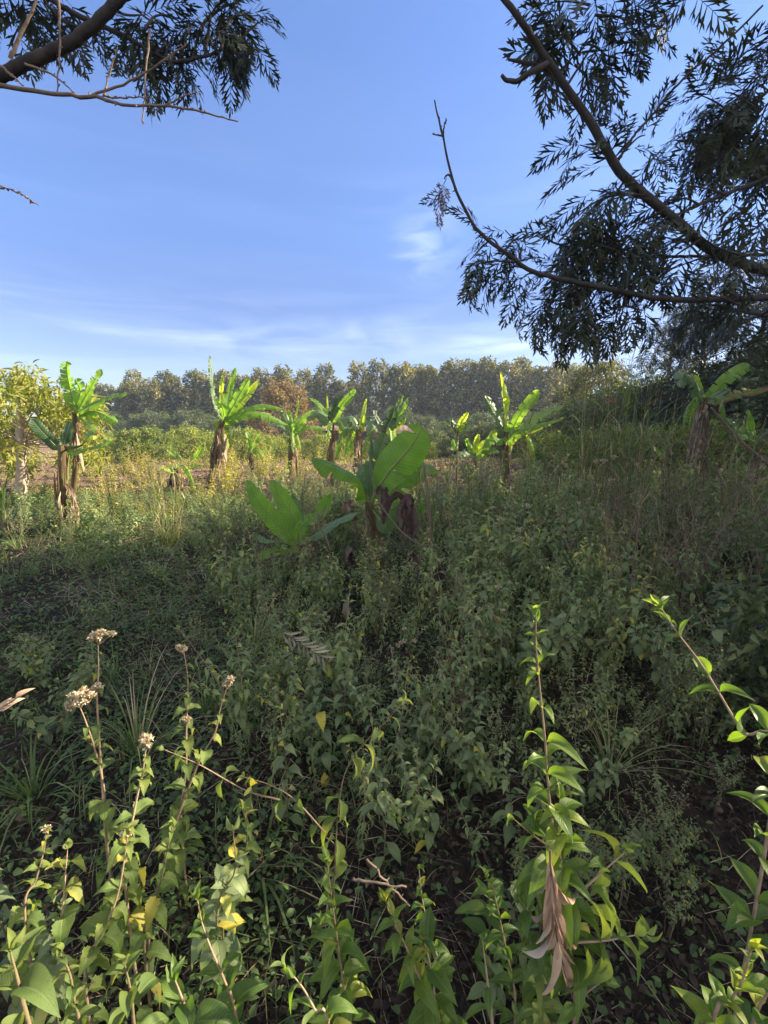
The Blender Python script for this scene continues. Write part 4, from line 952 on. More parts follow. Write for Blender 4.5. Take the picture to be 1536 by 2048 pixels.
# ------------------------------------------------------------------ the two silky oaks whose branches hang into the picture
def big_branch(root, pts, w0, w1, sprays, seed, name='branch', mat='bark', nL=.27, fr=FR, bare=(), thin=True):
    """pts: (px, py, d); w: thickness in pixels at both ends; sprays: (from px,py,d, to px,py,d, fronds)"""
    r = np.random.RandomState(seed); st, lf = MB(), MB()
    W = smooth([P(*p) for p in pts], 40)
    dmid = pts[0][2]
    rad = np.linspace(w0, w1, 40) / F_PX * dmid * .32
    W = W + r.normal(0, .0016, W.shape)
    st.tube(W, rad * (1 + r.normal(0, .02, 40)), 11, tint=.4)
    for b in bare:
        q = smooth([P(*p) for p in b[1:]], 16); q = q + r.normal(0, .0012, q.shape)
        st.tube(q, np.linspace(b[0], b[0] * .5, 16) / F_PX * dmid * .5, 6, tint=.5)
        for k in range(2, 15, 3): st.tube([q[k], q[k] + rdirs(r, 1)[0] * .009], [.003, .0015], 4, tint=.5)
    for k in range(3, 38, 3):   # spurs
        st.tube([W[k], W[k] + rdirs(r, 1)[0] * (rad[k] + .010)], [.004, .002], 4, tint=.4)
    for s in sprays: spray(st, lf, r, P(*s[0:3]), P(*s[3:6]), s[6], s[7] if len(s) > 7 else nL, .006, s[8] if len(s) > 8 else .55, fr, thin=thin)
    o = st.build(name, M[mat], root)
    if sprays: subbuild(lf, 'foliage', M['greyl'], o, root)
    return o
r = np.random.RandomState(300)
rt = np.array([3.6, 3.3, 0.0]); rt[2] = gz(rt[0], rt[1])
root = empty('silky_oak_tree', rt, 'silky oak reaching in from the right with dark feathery branches overhead', 'tree')
tr, cr = MB(), MB()
spn = smooth([rt, rt + [.05, 0, 2], rt + [-.05, .1, 5], rt + [.1, .1, 9]], 20); tr.tube(spn, np.linspace(.17, .04, 20), 12, tint=.5)
# crown above, outside the frame
cnt = 0
while cnt < 260:
    z = r.uniform(2.6, 9.5); a = r.rand() * 6.28; rho = 3.2 * math.sin(math.pi * (.15 + .75 * (z - 2.6) / 7)) ** .6 * r.rand() ** .5
    b = rt + np.array([rho * math.cos(a), rho * math.sin(a), z])
    x_, y_, zc = proj(b)
    if zc > -.8 and (x_ < 1536 + 900 / max(zc, .3) and x_ > -300) and y_ > -900 / max(zc, .3): continue
    if b[1] < 2.5 and b[2] < 5.5: continue
    p0 = rt + np.array([0, 0, max(2.2, z - rho * .6)]); limb(tr, r, p0, p0 + (b - p0) * .7, .03, .01)
    spray(tr, cr, r, p0 + (b - p0) * .6, b, 9, .36, .008, .6, FR_LO); cnt += 1
tr.build('trunk', M['bark'], root); cr.build('crown', M['greyl'], root)
D1 = 2.5
def S(x0, y0, x1, y1, n, L=.27, dr=.55, d0=D1, d1=None): return (x0, y0, d0, x1, y1, d1 or d0 + .1, n, L, dr)
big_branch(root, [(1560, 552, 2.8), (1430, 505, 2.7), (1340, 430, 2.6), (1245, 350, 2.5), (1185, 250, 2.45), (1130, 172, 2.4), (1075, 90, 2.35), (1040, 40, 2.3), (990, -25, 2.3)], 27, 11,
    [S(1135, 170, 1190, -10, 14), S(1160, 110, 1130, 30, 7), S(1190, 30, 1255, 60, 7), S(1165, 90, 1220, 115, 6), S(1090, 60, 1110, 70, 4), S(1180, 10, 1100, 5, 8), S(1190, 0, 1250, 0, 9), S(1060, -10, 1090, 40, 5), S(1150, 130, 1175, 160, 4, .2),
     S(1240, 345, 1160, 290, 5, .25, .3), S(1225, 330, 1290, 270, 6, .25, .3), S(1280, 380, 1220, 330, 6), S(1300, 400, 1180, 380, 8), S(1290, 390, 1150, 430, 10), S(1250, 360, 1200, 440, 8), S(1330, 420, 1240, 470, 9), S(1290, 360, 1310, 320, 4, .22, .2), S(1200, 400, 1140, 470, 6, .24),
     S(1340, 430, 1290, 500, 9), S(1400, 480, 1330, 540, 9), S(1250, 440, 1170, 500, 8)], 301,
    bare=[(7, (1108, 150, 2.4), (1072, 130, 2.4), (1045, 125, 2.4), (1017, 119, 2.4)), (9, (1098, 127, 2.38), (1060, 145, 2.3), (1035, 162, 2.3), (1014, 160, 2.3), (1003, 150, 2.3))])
big_branch(root, [(1570, 592, 2.7), (1400, 600, 2.55), (1300, 594, 2.5), (1200, 574, 2.45), (1110, 556, 2.4), (1060, 540, 2.35), (1010, 505, 2.3), (965, 470, 2.3), (925, 410, 2.3), (900, 340, 2.3), (885, 270, 2.3), (869, 201, 2.3)], 17, 3.0,
    [S(1000, 500, 960, 475, 4, .2), S(1040, 530, 1010, 460, 5, .22, .1), S(1030, 525, 950, 530, 7, .24), S(1060, 540, 990, 550, 7, .25), S(1080, 548, 1040, 560, 4, .22), S(980, 480, 940, 520, 4, .22), S(1010, 500, 1040, 480, 4, .2, .2),
     S(1200, 574, 1120, 620, 8, .25), S(1190, 590, 1150, 650, 9, .25), S(1170, 600, 1070, 620, 7, .24), S(1230, 585, 1180, 630, 8, .25), S(1170, 580, 1200, 640, 8, .25), S(1260, 590, 1280, 620, 6, .25), S(1300, 594, 1230, 560, 7, .25, .2), S(1340, 596, 1290, 560, 7, .25, .2), S(1250, 590, 1240, 640, 7, .25), S(1110, 600, 1060, 600, 5, .22), S(1140, 560, 1100, 530, 4, .22, .2)], 302,
    bare=[(3.5, (925, 300 + 110, 2.3), (902, 355, 2.3), (893, 352, 2.3), (889, 358, 2.3)), (2.5, (886, 272, 2.3), (890, 245, 2.3), (893, 240, 2.3)), (2.5, (884, 272, 2.3), (874, 270, 2.3), (866, 268, 2.3)), (2.2, (888, 285, 2.3), (879, 240, 2.3), (874, 228, 2.3))])
big_branch(root, [(1570, 508, 2.9), (1420, 512, 2.8), (1300, 514, 2.7), (1195, 519, 2.6)], 9, 6,
    [S(1300, 514, 1180, 480, 10, .27, .4), S(1260, 515, 1160, 550, 9), S(1340, 513, 1250, 470, 9, .27, .4), S(1400, 512, 1330, 475, 7, .25, .4), S(1420, 512, 1340, 540, 7, .25), S(1480, 510, 1400, 470, 6, .25, .4), S(1500, 510, 1440, 540, 6, .25), S(1230, 500, 1120, 470, 8, .26, .4), S(1220, 520, 1130, 555, 7, .26)], 303,
    bare=[(4, (1160, 500, 2.6), (1120, 490, 2.6), (1090, 475, 2.6), (1075, 463, 2.6))])
big_branch(root, [(1570, 345, 2.9), (1450, 388, 2.8), (1380, 418, 2.7), (1335, 440, 2.65)], 12, 6,
    [S(1450, 388, 1370, 370, 7, .26, .4), S(1480, 375, 1430, 420, 7), S(1400, 410, 1340, 400, 6, .26, .4), S(1540, 360, 1490, 410, 7), S(1560, 380, 1520, 440, 7)], 304)
big_branch(root, [(1229, 332, 2.55), (1268, 272, 2.5), (1300, 235, 2.5), (1370, 155, 2.5), (1440, 95, 2.5), (1526, 11, 2.5)], 7, 5, [], 305)
big_branch(root, [(1600, 130, 3.2), (1540, 180, 3.1), (1470, 230, 3.0), (1420, 250, 2.9)], 10, 5,
    [S(1470, 230, 1400, 190, 10, .27, .5, 2.9), S(1510, 215, 1450, 185, 10, .27, .5, 2.9), S(1550, 190, 1510, 170, 10, .27, .5, 3.0), S(1480, 230, 1400, 260, 12, .27, .6, 2.9), S(1500, 220, 1450, 300, 12, .27, .6, 2.9), S(1540, 200, 1510, 290, 12, .28, .6, 2.9), S(1450, 240, 1390, 290, 9, .26, .6, 2.9), S(1560, 240, 1530, 320, 12, .28, .6, 2.9), S(1500, 240, 1440, 220, 10, .27, .5, 2.9), S(1560, 160, 1530, 110, 9, .27, .4, 3.0), S(1480, 260, 1460, 330, 8, .25, .6, 2.8), S(1520, 150, 1470, 200, 10, .28, .5, 2.9)], 306, thin=False)
big_branch(root, [(1600, 640, 3.0), (1500, 625, 2.9), (1430, 610, 2.8)], 14, 7,
    [S(1500, 620, 1430, 630, 7, .24), S(1540, 620, 1480, 640, 7, .24), S(1480, 610, 1410, 590, 6, .24, .4), S(1560, 600, 1500, 575, 6, .24, .4), S(1560, 640, 1520, 660, 6, .24), S(1450, 610, 1390, 615, 6, .24)], 307)
big_branch(root, [(1480, -120, 2.2), (1440, -70, 2.15), (1400, -30, 2.1)], 6, 3, [S(1400, -30, 1385, -10, 3, .2, .9, 2.1)], 308)
o = MB(); st_ = MB(); spray(st_, o, r, P(893, 356, 2.3), P(884, 372, 2.3), 4, .13, .002, 1.2); 
tw = st_.build('dry_twig', M['bark'], root); subbuild(o, 'withered_leaves', M['drystem'], tw, root)
# left silky oak
lt = np.array([-3.0, 1.5, 0.0]); lt[2] = gz(lt[0], lt[1]); r = np.random.RandomState(320)
root = empty('silky_oak_tree', lt, 'silky oak reaching in at the top left corner with a thick brown limb', 'tree')
tr, cr = MB(), MB(); spn = smooth([lt, lt + [.05, 0, 2], lt + [-.05, -.1, 4], lt + [.1, -.1, 7]], 20); tr.tube(spn, np.linspace(.17, .04, 20), 12, tint=.5)
for k in range(90):
    z = r.uniform(4.2, 7.5); a = r.rand() * 6.28; rho = 1.8 * r.rand() ** .5; b = lt + np.array([rho * math.cos(a) - .8, rho * math.sin(a) - .6, z])
    if b[1] > .55 * (b[2] - 1.6) - .2 and b[0] > -3.5: continue
    p0 = lt + np.array([0, 0, z - rho * .5]); spray(tr, cr, r, p0 + (b - p0) * .3, b, 9, .34, .01, .6, FR_LO)
tr.build('trunk', M['bark'], root); cr.build('crown', M['greyl'], root)
DL = 2.0
big_branch(root, [(-60, 175, 2.0), (0, 152, 2.0), (60, 122, 2.0), (130, 92, 2.0), (185, 52, 2.0), (255, -15, 2.0)], 34, 26, [S(230, 20, 290, 30, 4, .17, .6, 2.0), S(235, 15, 200, 40, 3, .14, .6, 2.0)], 321)
big_branch(root, [(70, -30, 2.1), (105, 0, 2.1), (165, 35, 2.1), (250, 72, 2.1), (310, 110, 2.1), (365, 122, 2.1), (430, 106, 2.1)], 15, 7,
    [S(385, 120, 440, 20, 10, .18, .7, 2.1), S(430, 105, 470, 30, 10, .18, .7, 2.1), S(440, 100, 490, 60, 9, .17, .6, 2.1), S(410, 110, 460, -10, 11, .19, .8, 2.1), S(400, 60, 480, 0, 11, .19, .8, 2.1), S(430, 105, 455, 85, 5, .17, .9, 2.1), S(450, 60, 500, 30, 8, .17, .7, 2.1),
     S(330, 118, 350, 60, 8, .19, .9, 2.1), S(310, 110, 345, 90, 6, .19, 1.0, 2.1), S(250, 72, 280, 30, 5, .19, .6, 2.1), S(290, 60, 340, 30, 6, .17, .5, 2.1), S(225, 60, 245, 75, 4, .2, 1.2, 2.1), S(260, 76, 275, 90, 4, .2, 1.2, 2.1), S(350, 120, 365, 110, 4, .19, 1.1, 2.1)], 322,
    bare=[(4, (480, 80, 2.1), (505, 55, 2.1), (527, 38, 2.1))])
big_branch(root, [(20, -60, 2.1), (40, -30, 2.1), (55, -5, 2.1)], 8, 4, [S(30, -30, 20, -5, 6, .2, .8, 2.1), S(50, -10, 75, 5, 6, .2, .9, 2.1), S(40, -20, -10, 0, 6, .2, .8, 2.1), S(70, -20, 90, 10, 5, .2, .9, 2.1), S(100, -20, 130, -5, 4, .18, .9, 2.1)], 323)
big_branch(root, [(80, -10, 2.05), (125, 40, 2.05), (180, 66, 2.05), (200, 90, 2.05), (252, 156, 2.05)], 6, 3, [], 324)
big_branch(root, [(-40, 170, 1.6), (0, 172, 1.6), (110, 188, 1.6), (200, 196, 1.6), (245, 209, 1.6), (350, 213, 1.6), (420, 228, 1.6), (476, 244, 1.6)], 13, 3.0, [], 325, mat='barepale',
    bare=[(7, (20, 115, 1.6), (48, 55, 1.6), (78, -10, 1.6)), (4, (118, -5, 1.6), (119, 90, 1.6), (115, 183, 1.6)), (3.5, (300, 60, 1.6), (293, 120, 1.6), (287, 212, 1.6), (285, 248, 1.6)), (4, (50, 128, 1.6), (105, 150, 1.6), (150, 186, 1.6)),
          (4.5, (180, 192, 1.6), (262, 162, 1.6), (330, 120, 1.6), (375, 88, 1.6)), (3.5, (206, 200, 1.6), (215, 160, 1.6), (236, 95, 1.6)), (3.5, (210, 193, 1.6), (250, 195, 1.6), (302, 195, 1.6)), (3, (330, 210, 1.6), (365, 194, 1.6), (401, 183, 1.6)), (4.5, (0, 130, 1.6), (25, 152, 1.6), (48, 172, 1.6))])
big_branch(root, [(-50, 350, 1.6), (0, 372, 1.6), (40, 388, 1.6), (77, 410, 1.6)], 5, 2.0, [], 326, mat='barepale')
#PART3
# ------------------------------------------------------------------ weeds
weed_p, thin_p, low_p, seed_p = [], [], [], []
def weed(seed, h, nst, L, W, sp, spread=.1, branch=3, tpl=OVT, tint=.45, ang=(45, 95), droop=.35, yellow=.02):
    rr = np.random.RandomState(seed); st, lf = MB(), MB()
    for k in range(nst):
        a = rr.rand() * 6.28; o = np.array([math.cos(a), math.sin(a), 0]); hh = h * rr.uniform(.65, 1.05)
        b0 = o * rr.uniform(.0, .04); pts = [b0, b0 + o * spread * .3 + [0, 0, hh * .5] + rr.normal(0, .02, 3), b0 + o * spread + [0, 0, hh] + rr.normal(0, .03, 3)]
        leafy_stem(st, lf, rr, pts, .0045, tpl, L, W, sp, start=.22, tint=tint, ang=ang, droop=droop, yellow=yellow, nside=5, tvar=.3)
        c = smooth(pts, 20)
        for q in range(branch):
            i = rr.randint(6, 17); a2 = rr.rand() * 6.28; d = np.array([math.cos(a2), math.sin(a2), 1.1]) * hh * rr.uniform(.12, .28)
            leafy_stem(st, lf, rr, [c[i], c[i] + d * .5, c[i] + d + [0, 0, .02]], .0028, tpl, L * .8, W * .8, sp * .75, start=.2, tint=tint + .06, ang=ang, droop=droop, yellow=yellow, nside=4)
    return st, lf
WL = dict(weed='grey green leafy weed', thin='thin stemmed weed with small leaves', low='low bushy weed', seed='weed with dry brown seed heads', stalk='bare dry brown stalks')
for s in range(6):
    st, lf = weed(400 + s, .95, 2 + s % 3, (.085, .085, .12, .09, .11, .075)[s], (.036, .036, .055, .034, .045, .03)[s], (.065, .065, .085, .07, .08, .06)[s])
    weed_p.append(proto('leafy_weed', [('stem', st, M['stem']), ('foliage', lf, M['weed'])], 'x', 'weed', 'x'))
for s in range(4):
    st, lf = weed(420 + s, 1.05, 3, .045, .017, .05, spread=.16, branch=5, tpl=NARROW, tint=.5)
    thin_p.append(proto('thin_weed', [('stem', st, M['drystem']), ('foliage', lf, M['weed'])], 'x', 'weed', 'x'))
for s in range(4):
    st, lf = weed(440 + s, .38, 5, .055, .028, .04, spread=.18, branch=3, tpl=OV, tint=.45)
    low_p.append(proto('low_weed', [('stem', st, M['stem']), ('foliage', lf, M['weed'])], 'x', 'weed', 'x'))
stalk_p = []
for s in range(4):
    rr = np.random.RandomState(480 + s); st = MB()
    for k in range(5):
        a = rr.rand() * 6.28; o = np.array([math.cos(a), math.sin(a), 0]); h = rr.uniform(.6, 1.25); q = smooth([o * .03, o * .06 + [0, 0, h * .5] + rr.normal(0, .03, 3), o * rr.uniform(.08, .3) + [0, 0, h]], 12)
        st.tube(q, np.linspace(.0042, .0014, 12), 5, tint=rr.uniform(.2, 1))
        for j in range(4):
            i = rr.randint(4, 11); st.tube(smooth([q[i], q[i] + rr.normal(0, .05, 3) + [0, 0, .07], q[i] + rr.normal(0, .09, 3) + [0, 0, .15]], 6), np.linspace(.0022, .001, 6), 4, tint=rr.uniform(.2, 1))
    stalk_p.append(proto('dry_stalks', [('stem', st, M['drystem'])], 'x', 'weed', 'x'))
droop_p = []
for s in range(6):
    st, lf = weed(490 + s, .95, 1 + s % 3, .095 + .008 * (s % 3), .034 + .004 * (s % 2), .075, spread=.16, branch=2, tpl=OVT, tint=.4 + .05 * s, ang=(50, 105), droop=.75, yellow=.02)
    droop_p.append(proto('drooping_weed', [('stem', st, M['pinkstem']), ('foliage', lf, M['weed'])], 'x', 'weed', 'x'))
def seedhead(sd, r, c, d, rad, n=26, L=.012):
    """a flat-topped head of small bristly florets"""
    g = rdirs(r, n, -.15, 1) * rad * (r.rand(n) ** .3)[:, None]; ax = norm(np.array(d, float))
    D = norm(g / rad + ax * .7 + r.normal(0, .25, (n, 3)))
    scat(sd, r, NARROW, c + g * np.array([1, 1, .6]), D, rdirs(r, n), L * r.uniform(.7, 1.5, n), L * .5, r.uniform(0, 1, n))
    for k in range(n // 2):
        sd.tube([c - ax * rad * .8, c + g[k] * [1, 1, .6]], [.0012, .0009], 3, tint=.3, cap=False)
for s in range(3):
    rr = np.random.RandomState(460 + s); st, lf = weed(460 + s, 1.0, 3, .05, .02, .07, spread=.14, branch=4, tpl=NARROW, tint=.45); sd = MB()
    sds = []
    for k in range(6):
        sd = MB(); seedhead(sd, rr, np.array([rr.normal(0, .12), rr.normal(0, .12), rr.uniform(.7, 1.0)]), (0, 0, 1), .03, 30); sds.append(('seed_head', sd, M['seed']))
    seed_p.append(proto('seeding_weed', [('stem', st, M['drystem']), ('foliage', lf, M['weed'])] + sds, 'x', 'weed', 'x'))
r = np.random.RandomState(500)
placed = []
LMK = [(750, 1128, 4.9, 'central banana plant'), (600, 1128, 4.6, 'small leaning banana plant'), (1010, 900, 8.6, 'glowing banana plant'), (906, 900, 7.2, 'thin stalked banana plant'), (1180, 900, 5.2, 'tallest grass clump'), (1388, 900, 8.5, 'skirted banana plant'),
       (1325, 900, 7.5, 'tiny banana sucker'), (1490, 890, 5.6, 'leaning stick'), (820, 1000, 4.2, 'withered purple leaf bunch'), (600, 1280, 1.9, 'pale grey frond'), (700, 1200, 3.6, 'pale grey dead leaf'), (1090, 1480, 1.6, 'tall straight shoot'), (1400, 1325, 1.6, 'right edge shoot'),
       (196, 1400, 1.6, 'whitish seed head weed'), (120, 1272, 3.1, 'long pale straw stalk'), (124, 900, 6.4, 'dark leaved banana plant'), (418, 900, 8, 'tall sunlit banana plant'), (340, 1090, 5.6, 'green grass clump'), (205, 1120, 4.6, 'grass tussock'), (860, 1060, 4.9, 'dry brown grass clump'),
       (1100, 1100, 3.2, 'middle of the right thicket'), (1300, 1100, 3.6, 'dark hollow on the right'), (900, 1200, 2.6, 'white dry stalk'), (450, 1200, 3.2, 'edge of the open ground'), (1480, 1100, 3.4, 'right end of the thicket')]
LMK = [((px - 768) / 900 * d, d, t) for px, py, d, t in LMK]
def where(x, d):
    lx, ld, t = min(LMK, key=lambda q: (q[0] - x) ** 2 + ((q[1] - d) * .8) ** 2)
    if abs(d - ld) > abs(x - lx): return ('behind' if d > ld else 'in front of') + ' the ' + t
    return ('right of' if x > lx else 'left of') + ' the ' + t
def zone_of(px):
    return 'left of the small leaning banana plant' if px < 560 else ('in the shaded thicket below the central banana plant' if px < 930 else 'in the shaded thicket on the right')
n = 0
tries = 0
while n < 420 and tries < 60000:
    tries += 1
    d = math.sqrt(r.uniform(1.5 ** 2, 8.6 ** 2)); u = r.uniform(-.86, .92); x = u * d; px = 768 + 900 * u
    dens = 1.0
    if px < 330: dens = .10 if d < 5.5 else .35
    elif px < 480: dens = .30
    elif px < 560: dens = .7
    if px > 1080 and d < 2.5: dens = .12 if d < 1.8 else .5
    if 600 < px < 900 and 4.2 < d < 5.4: dens = .25
    if d > 6.5: dens *= .75 if px > 560 else .6
    if r.rand() > dens: continue
    ms = .13 + .02 * d
    if any((x - a) ** 2 + (d - b) ** 2 < ms * ms for a, b in placed): continue
    placed.append((x, d))
    s = r.uniform(.75, 1.15) * np.interp(d, [1.5, 2.2, 3.2, 5, 8.6], [.42, .62, .85, 1.0, .85])
    if 460 < px < 900 and 2.4 < d < 5: s *= .66     # keeps the central plants in view
    if px < 480: s *= .6
    k = r.rand()
    if px < 480: kind, pr = ('low', low_p) if k < .55 else (('thin', thin_p) if k < .85 else ('weed', weed_p))
    elif d > 5.2: kind, pr = ('stalk', stalk_p) if k < .12 else ('thin', thin_p) if k < .4 else (('seed', seed_p) if k < .55 else ('weed', weed_p))
    else: kind, pr = ('stalk', stalk_p) if k < .15 else ('weed', weed_p) if k < .62 else (('thin', thin_p) if k < .74 else (('seed', seed_p) if k < .80 else ('low', low_p)))
    z_ = where(x, d); lab = ('taller ' if s * r.uniform(.95, 1.05) > .8 and kind != 'low' else ('small ' if s < .6 else '')) + WL[kind] + ' ' + z_
    if kind == 'stalk': s *= 1.25
    if px > 950 and d > 3: s *= 1.12
    if kind == 'low': s = r.uniform(.7, 1.3) * (1 if d > 2 else .8)
    put(pr[r.randint(len(pr))], (x, d, gz(x, d) - .02), r.rand() * 6.28, s, lab, lab.replace('weed', 'weeds', 1) + ', alike', tilt=(r.normal(0, .12), r.normal(0, .12))); n += 1

n = 0; dp = []
while n < 75:
    d = math.sqrt(r.uniform(1.3 ** 2, 4.3 ** 2)); px = r.uniform(430, 1420); x = (px - 768) / 900 * d
    if (px > 1120 and d < 2.3) or any((x - a) ** 2 + (d - b) ** 2 < .03 for a, b in dp): continue
    dp.append((x, d)); s = r.uniform(.8, 1.15) * np.interp(d, [1.3, 1.8, 2.6, 3.4, 4.3], [.45, .62, .85, .95, 1.0])
    if 460 < px < 900 and d > 2.4: s *= .66
    lab = ('tall ' if s > .8 else 'short ') + 'weed with long drooping leaves ' + where(x, d)
    put(droop_p[r.randint(6)], (x, d, gz(x, d) - .02), r.rand() * 6.28, s, lab, lab.replace('weed', 'weeds', 1) + ', alike', tilt=(r.normal(0, .16), r.normal(0, .16))); n += 1

for i in range(26):
    d = r.uniform(2.2, 5.6); px = r.uniform(380, 1500); x = (px - 768) / 900 * d; s = r.uniform(1.3, 2.1) * (.55 if 440 < px < 930 and d > 1.9 else 1); lab = 'broad leaved light green weed ' + where(x, d)
    put(low_p[r.randint(4)], (x, d, gz(x, d)), r.rand() * 6.28, s, lab, lab.replace('weed', 'weeds', 1) + ', alike')
for i in range(26):
    d = r.uniform(1.15, 2.3); px = r.uniform(1130, 1560); x = (px - 768) / 900 * d; s = r.uniform(.45, .85); lab = 'small weed on the dark littered soil ' + where(x, d)
    put((low_p + thin_p)[r.randint(8)], (x, d, gz(x, d)), r.rand() * 6.28, s * (.7 if d < 1.6 else 1), lab, lab.replace('weed', 'weeds', 1) + ', alike')
tuss_p = []
for s in range(3):
    rr = np.random.RandomState(520 + s); lf = MB(); m = 46; a = rr.rand(m) * 6.28; el = rr.uniform(.6, 1.4, m); D = np.stack([np.cos(a) * np.cos(el), np.sin(a) * np.cos(el), np.sin(el)], -1); U = np.stack([-np.cos(a) * .3, -np.sin(a) * .3, np.ones(m)], -1)
    scat(lf, rr, BLADE[1:], D * [.06, .06, 0], D, U, .5 * rr.uniform(.5, 1.2, m), .008, rr.uniform(.15, .95, m)); tuss_p.append(proto('grass_clump', [('blades', lf, M['grass'])], 'x', 'grass', 'x'))
for i in range(44):
    d = r.uniform(1.7, 7.5); u = r.uniform(-.85, .85); x = u * d; lab = ('fine arching grass tuft ' if i % 2 else 'straw tinged grass tuft ') + where(x, d)
    put(tuss_p[r.randint(3)], (x, d, gz(x, d)), r.rand() * 6.28, r.uniform(.5, 1.15), lab, lab.replace('tuft', 'tufts', 1) + ', alike')

# ------------------------------------------------------------------ ground cover, grass, litter (nobody could count them)
r = np.random.RandomState(600)
def field(n, y0, y1, uu=1.08, left=None):
    y = np.sqrt(r.uniform(y0 ** 2, y1 ** 2, n)); u = r.uniform(-uu, uu, n); x = u * y
    return x, y, u
def nz2(x, y, s=1.0, k=0): return (np.sin(x * 1.7 * s + k) * np.cos(y * 1.3 * s - k) + np.sin((x + y) * 2.9 * s + 2 * k) * .6 + np.sin((x * 2.1 - y * 1.1) * 3.1 * s) * .4) / 2 + .5
mb = MB()
x, y, u = field(100000, .9, 9.5)
keep = r.rand(len(x)) < np.clip(nz2(x, y, 1.4) * 1.25, .05, 1) * np.where((u > .35) & (y < 2.6), .35, 1)
x, y, u = x[keep], y[keep], u[keep]; n = len(x)
h = np.abs(r.normal(0, .075, n)) * (.6 + nz2(x, y, 2.2, 1)); 
D = rdirs(r, n, -.35, .7); U = rdirs(r, n) * .6 + np.array([0, 0, 1]); L = r.uniform(.018, .05, n) * np.interp(y, [1, 9], [.8, 1.5])
scat(mb, r, TINY, np.stack([x, y, gz(x, y) + h], -1), D, U, L, L * r.uniform(.4, .7, n), np.clip(r.normal(.42, .2, n), 0, 1))
tag(mb.build('ground_cover', M['low']), 'mat of small creeping leaves over the dark soil', kind='stuff')
mb = MB()
x, y, u = field(46000, 1.0, 10)
lft = np.clip(1.15 - (u + .35) * 2.2, .10, 1)
keep = r.rand(len(x)) < lft * np.clip(nz2(x, y, 2.0, 3) * 1.5 - .15, .05, 1); x, y, u = x[keep], y[keep], u[keep]; n = len(x)
a = r.rand(n) * 6.28; el = r.uniform(.35, 1.4, n)
# draw the blades together into tufts
tx = np.round(x / .16 + r.normal(0, .1, n)) * .16 + .05 * np.sin(np.round(y / .16) * 7); ty = np.round(y / .16) * .16 + .05 * np.cos(np.round(x / .16) * 9)
x, y = x * .3 + tx * .7, y * .3 + ty * .7
D = np.stack([np.cos(a) * np.cos(el), np.sin(a) * np.cos(el), np.sin(el)], -1)
U = -np.stack([np.cos(a), np.sin(a), -np.ones(n) * .8], -1) * 1.0; U = np.stack([-np.cos(a) * .3, -np.sin(a) * .3, np.ones(n)], -1)
L = r.uniform(.08, .26, n)
scat(mb, r, BLADE, np.stack([x, y, gz(x, y) - .005], -1), D, U, L, r.uniform(.003, .007, n) * np.interp(y, [1, 9], [.9, 1.5]), np.clip(r.normal(.5, .25, n), 0, 1))
tag(mb.build('grass', M['grass']), 'tufts of green and straw coloured grass on the shaded ground', kind='stuff')
mb = MB()
x, y, u = field(42000, .9, 9.5); lft = np.clip(1.1 - (u + .3) * 1.6, .45, 1); keep = r.rand(len(x)) < lft * np.clip(nz2(x, y, .9, 5) * 1.5 - .2, 0.05, 1); x, y, u = x[keep], y[keep], u[keep]; n = len(x)
a = r.normal(.35, .9, n); D = np.stack([np.cos(a), np.sin(a), r.normal(0.05, .10, n)], -1); U = np.tile([0, 0, 1.], (n, 1)) + r.normal(0, .2, (n, 3))
scat(mb, r, BLADE[:2], np.stack([x, y, gz(x, y) + np.abs(r.normal(0.01, .02, n))], -1), D, U, r.uniform(.05, .32, n), r.uniform(.0015, .0045, n) * np.interp(y, [1, 9], [.8, 1.6]), r.uniform(0, 1, n))
tag(mb.build('straw_litter', M['straw']), 'dry straw and stalks lying on the dark soil', kind='stuff')
mb = MB()
x, y, u = field(15000, .9, 9.0); n = len(x)
D = rdirs(r, n, -.1, .35); U = rdirs(r, n) * .9 + np.array([0, 0, 1]); L = r.uniform(.018, .055, n) * np.interp(y, [1, 6], [.7, 1.3])
scat(mb, r, NARROW, np.stack([x, y, gz(x, y) + np.abs(r.normal(.01, .015, n))], -1), D, U, L, L * r.uniform(.15, .42, n), r.uniform(0, .9, n))
tag(mb.build('fallen_leaves', M['litter']), 'brown fallen leaves scattered under the weeds', kind='stuff')
def near(n, y0=.75, y1=3.2): return field(int(n * 1.2), y0, y1, 1.35)
mb = MB(); x, y, u = near(26000); n = len(x); a = r.rand(n) * 6.28; D = np.stack([np.cos(a), np.sin(a), r.normal(.12, .22, n)], -1); U = np.tile([0, 0, 1.], (n, 1)) + r.normal(0, .3, (n, 3))
scat(mb, r, BLADE[:3], np.stack([x, y, gz(x, y) + np.abs(r.normal(0, .012, n))], -1), D, U, r.uniform(.02, .13, n), r.uniform(.0008, .0028, n), r.uniform(0, .75, n))
tag(mb.build('dry_grass_litter', M['litter']), 'fine dry grass bits on the soil nearest the viewer', kind='stuff')
mb = MB(); x, y, u = near(14000); n = len(x); D = rdirs(r, n, -.2, .6); U = rdirs(r, n) * .9 + np.array([0, 0, 1]); L = r.uniform(.012, .045, n)
scat(mb, r, TINY + NARROW, np.stack([x, y, gz(x, y) + np.abs(r.normal(0, .02, n))], -1), D, U, L, L * r.uniform(.2, .6, n), r.uniform(0, .6, n))
tag(mb.build('leaf_litter', M['litter']), 'crumbled brown leaves on the soil nearest the viewer', kind='stuff')
mb = MB(); x, y, u = near(26000); keep = r.rand(len(x)) < np.clip(nz2(x, y, 2.6, 4) * 1.5 - .5, .02, 1) * np.where(u > .35, .5, 1); x, y, u = x[keep], y[keep], u[keep]; n = len(x); D = rdirs(r, n, -.3, .8); U = rdirs(r, n) * .6 + np.array([0, 0, 1]); L = r.uniform(.012, .038, n)
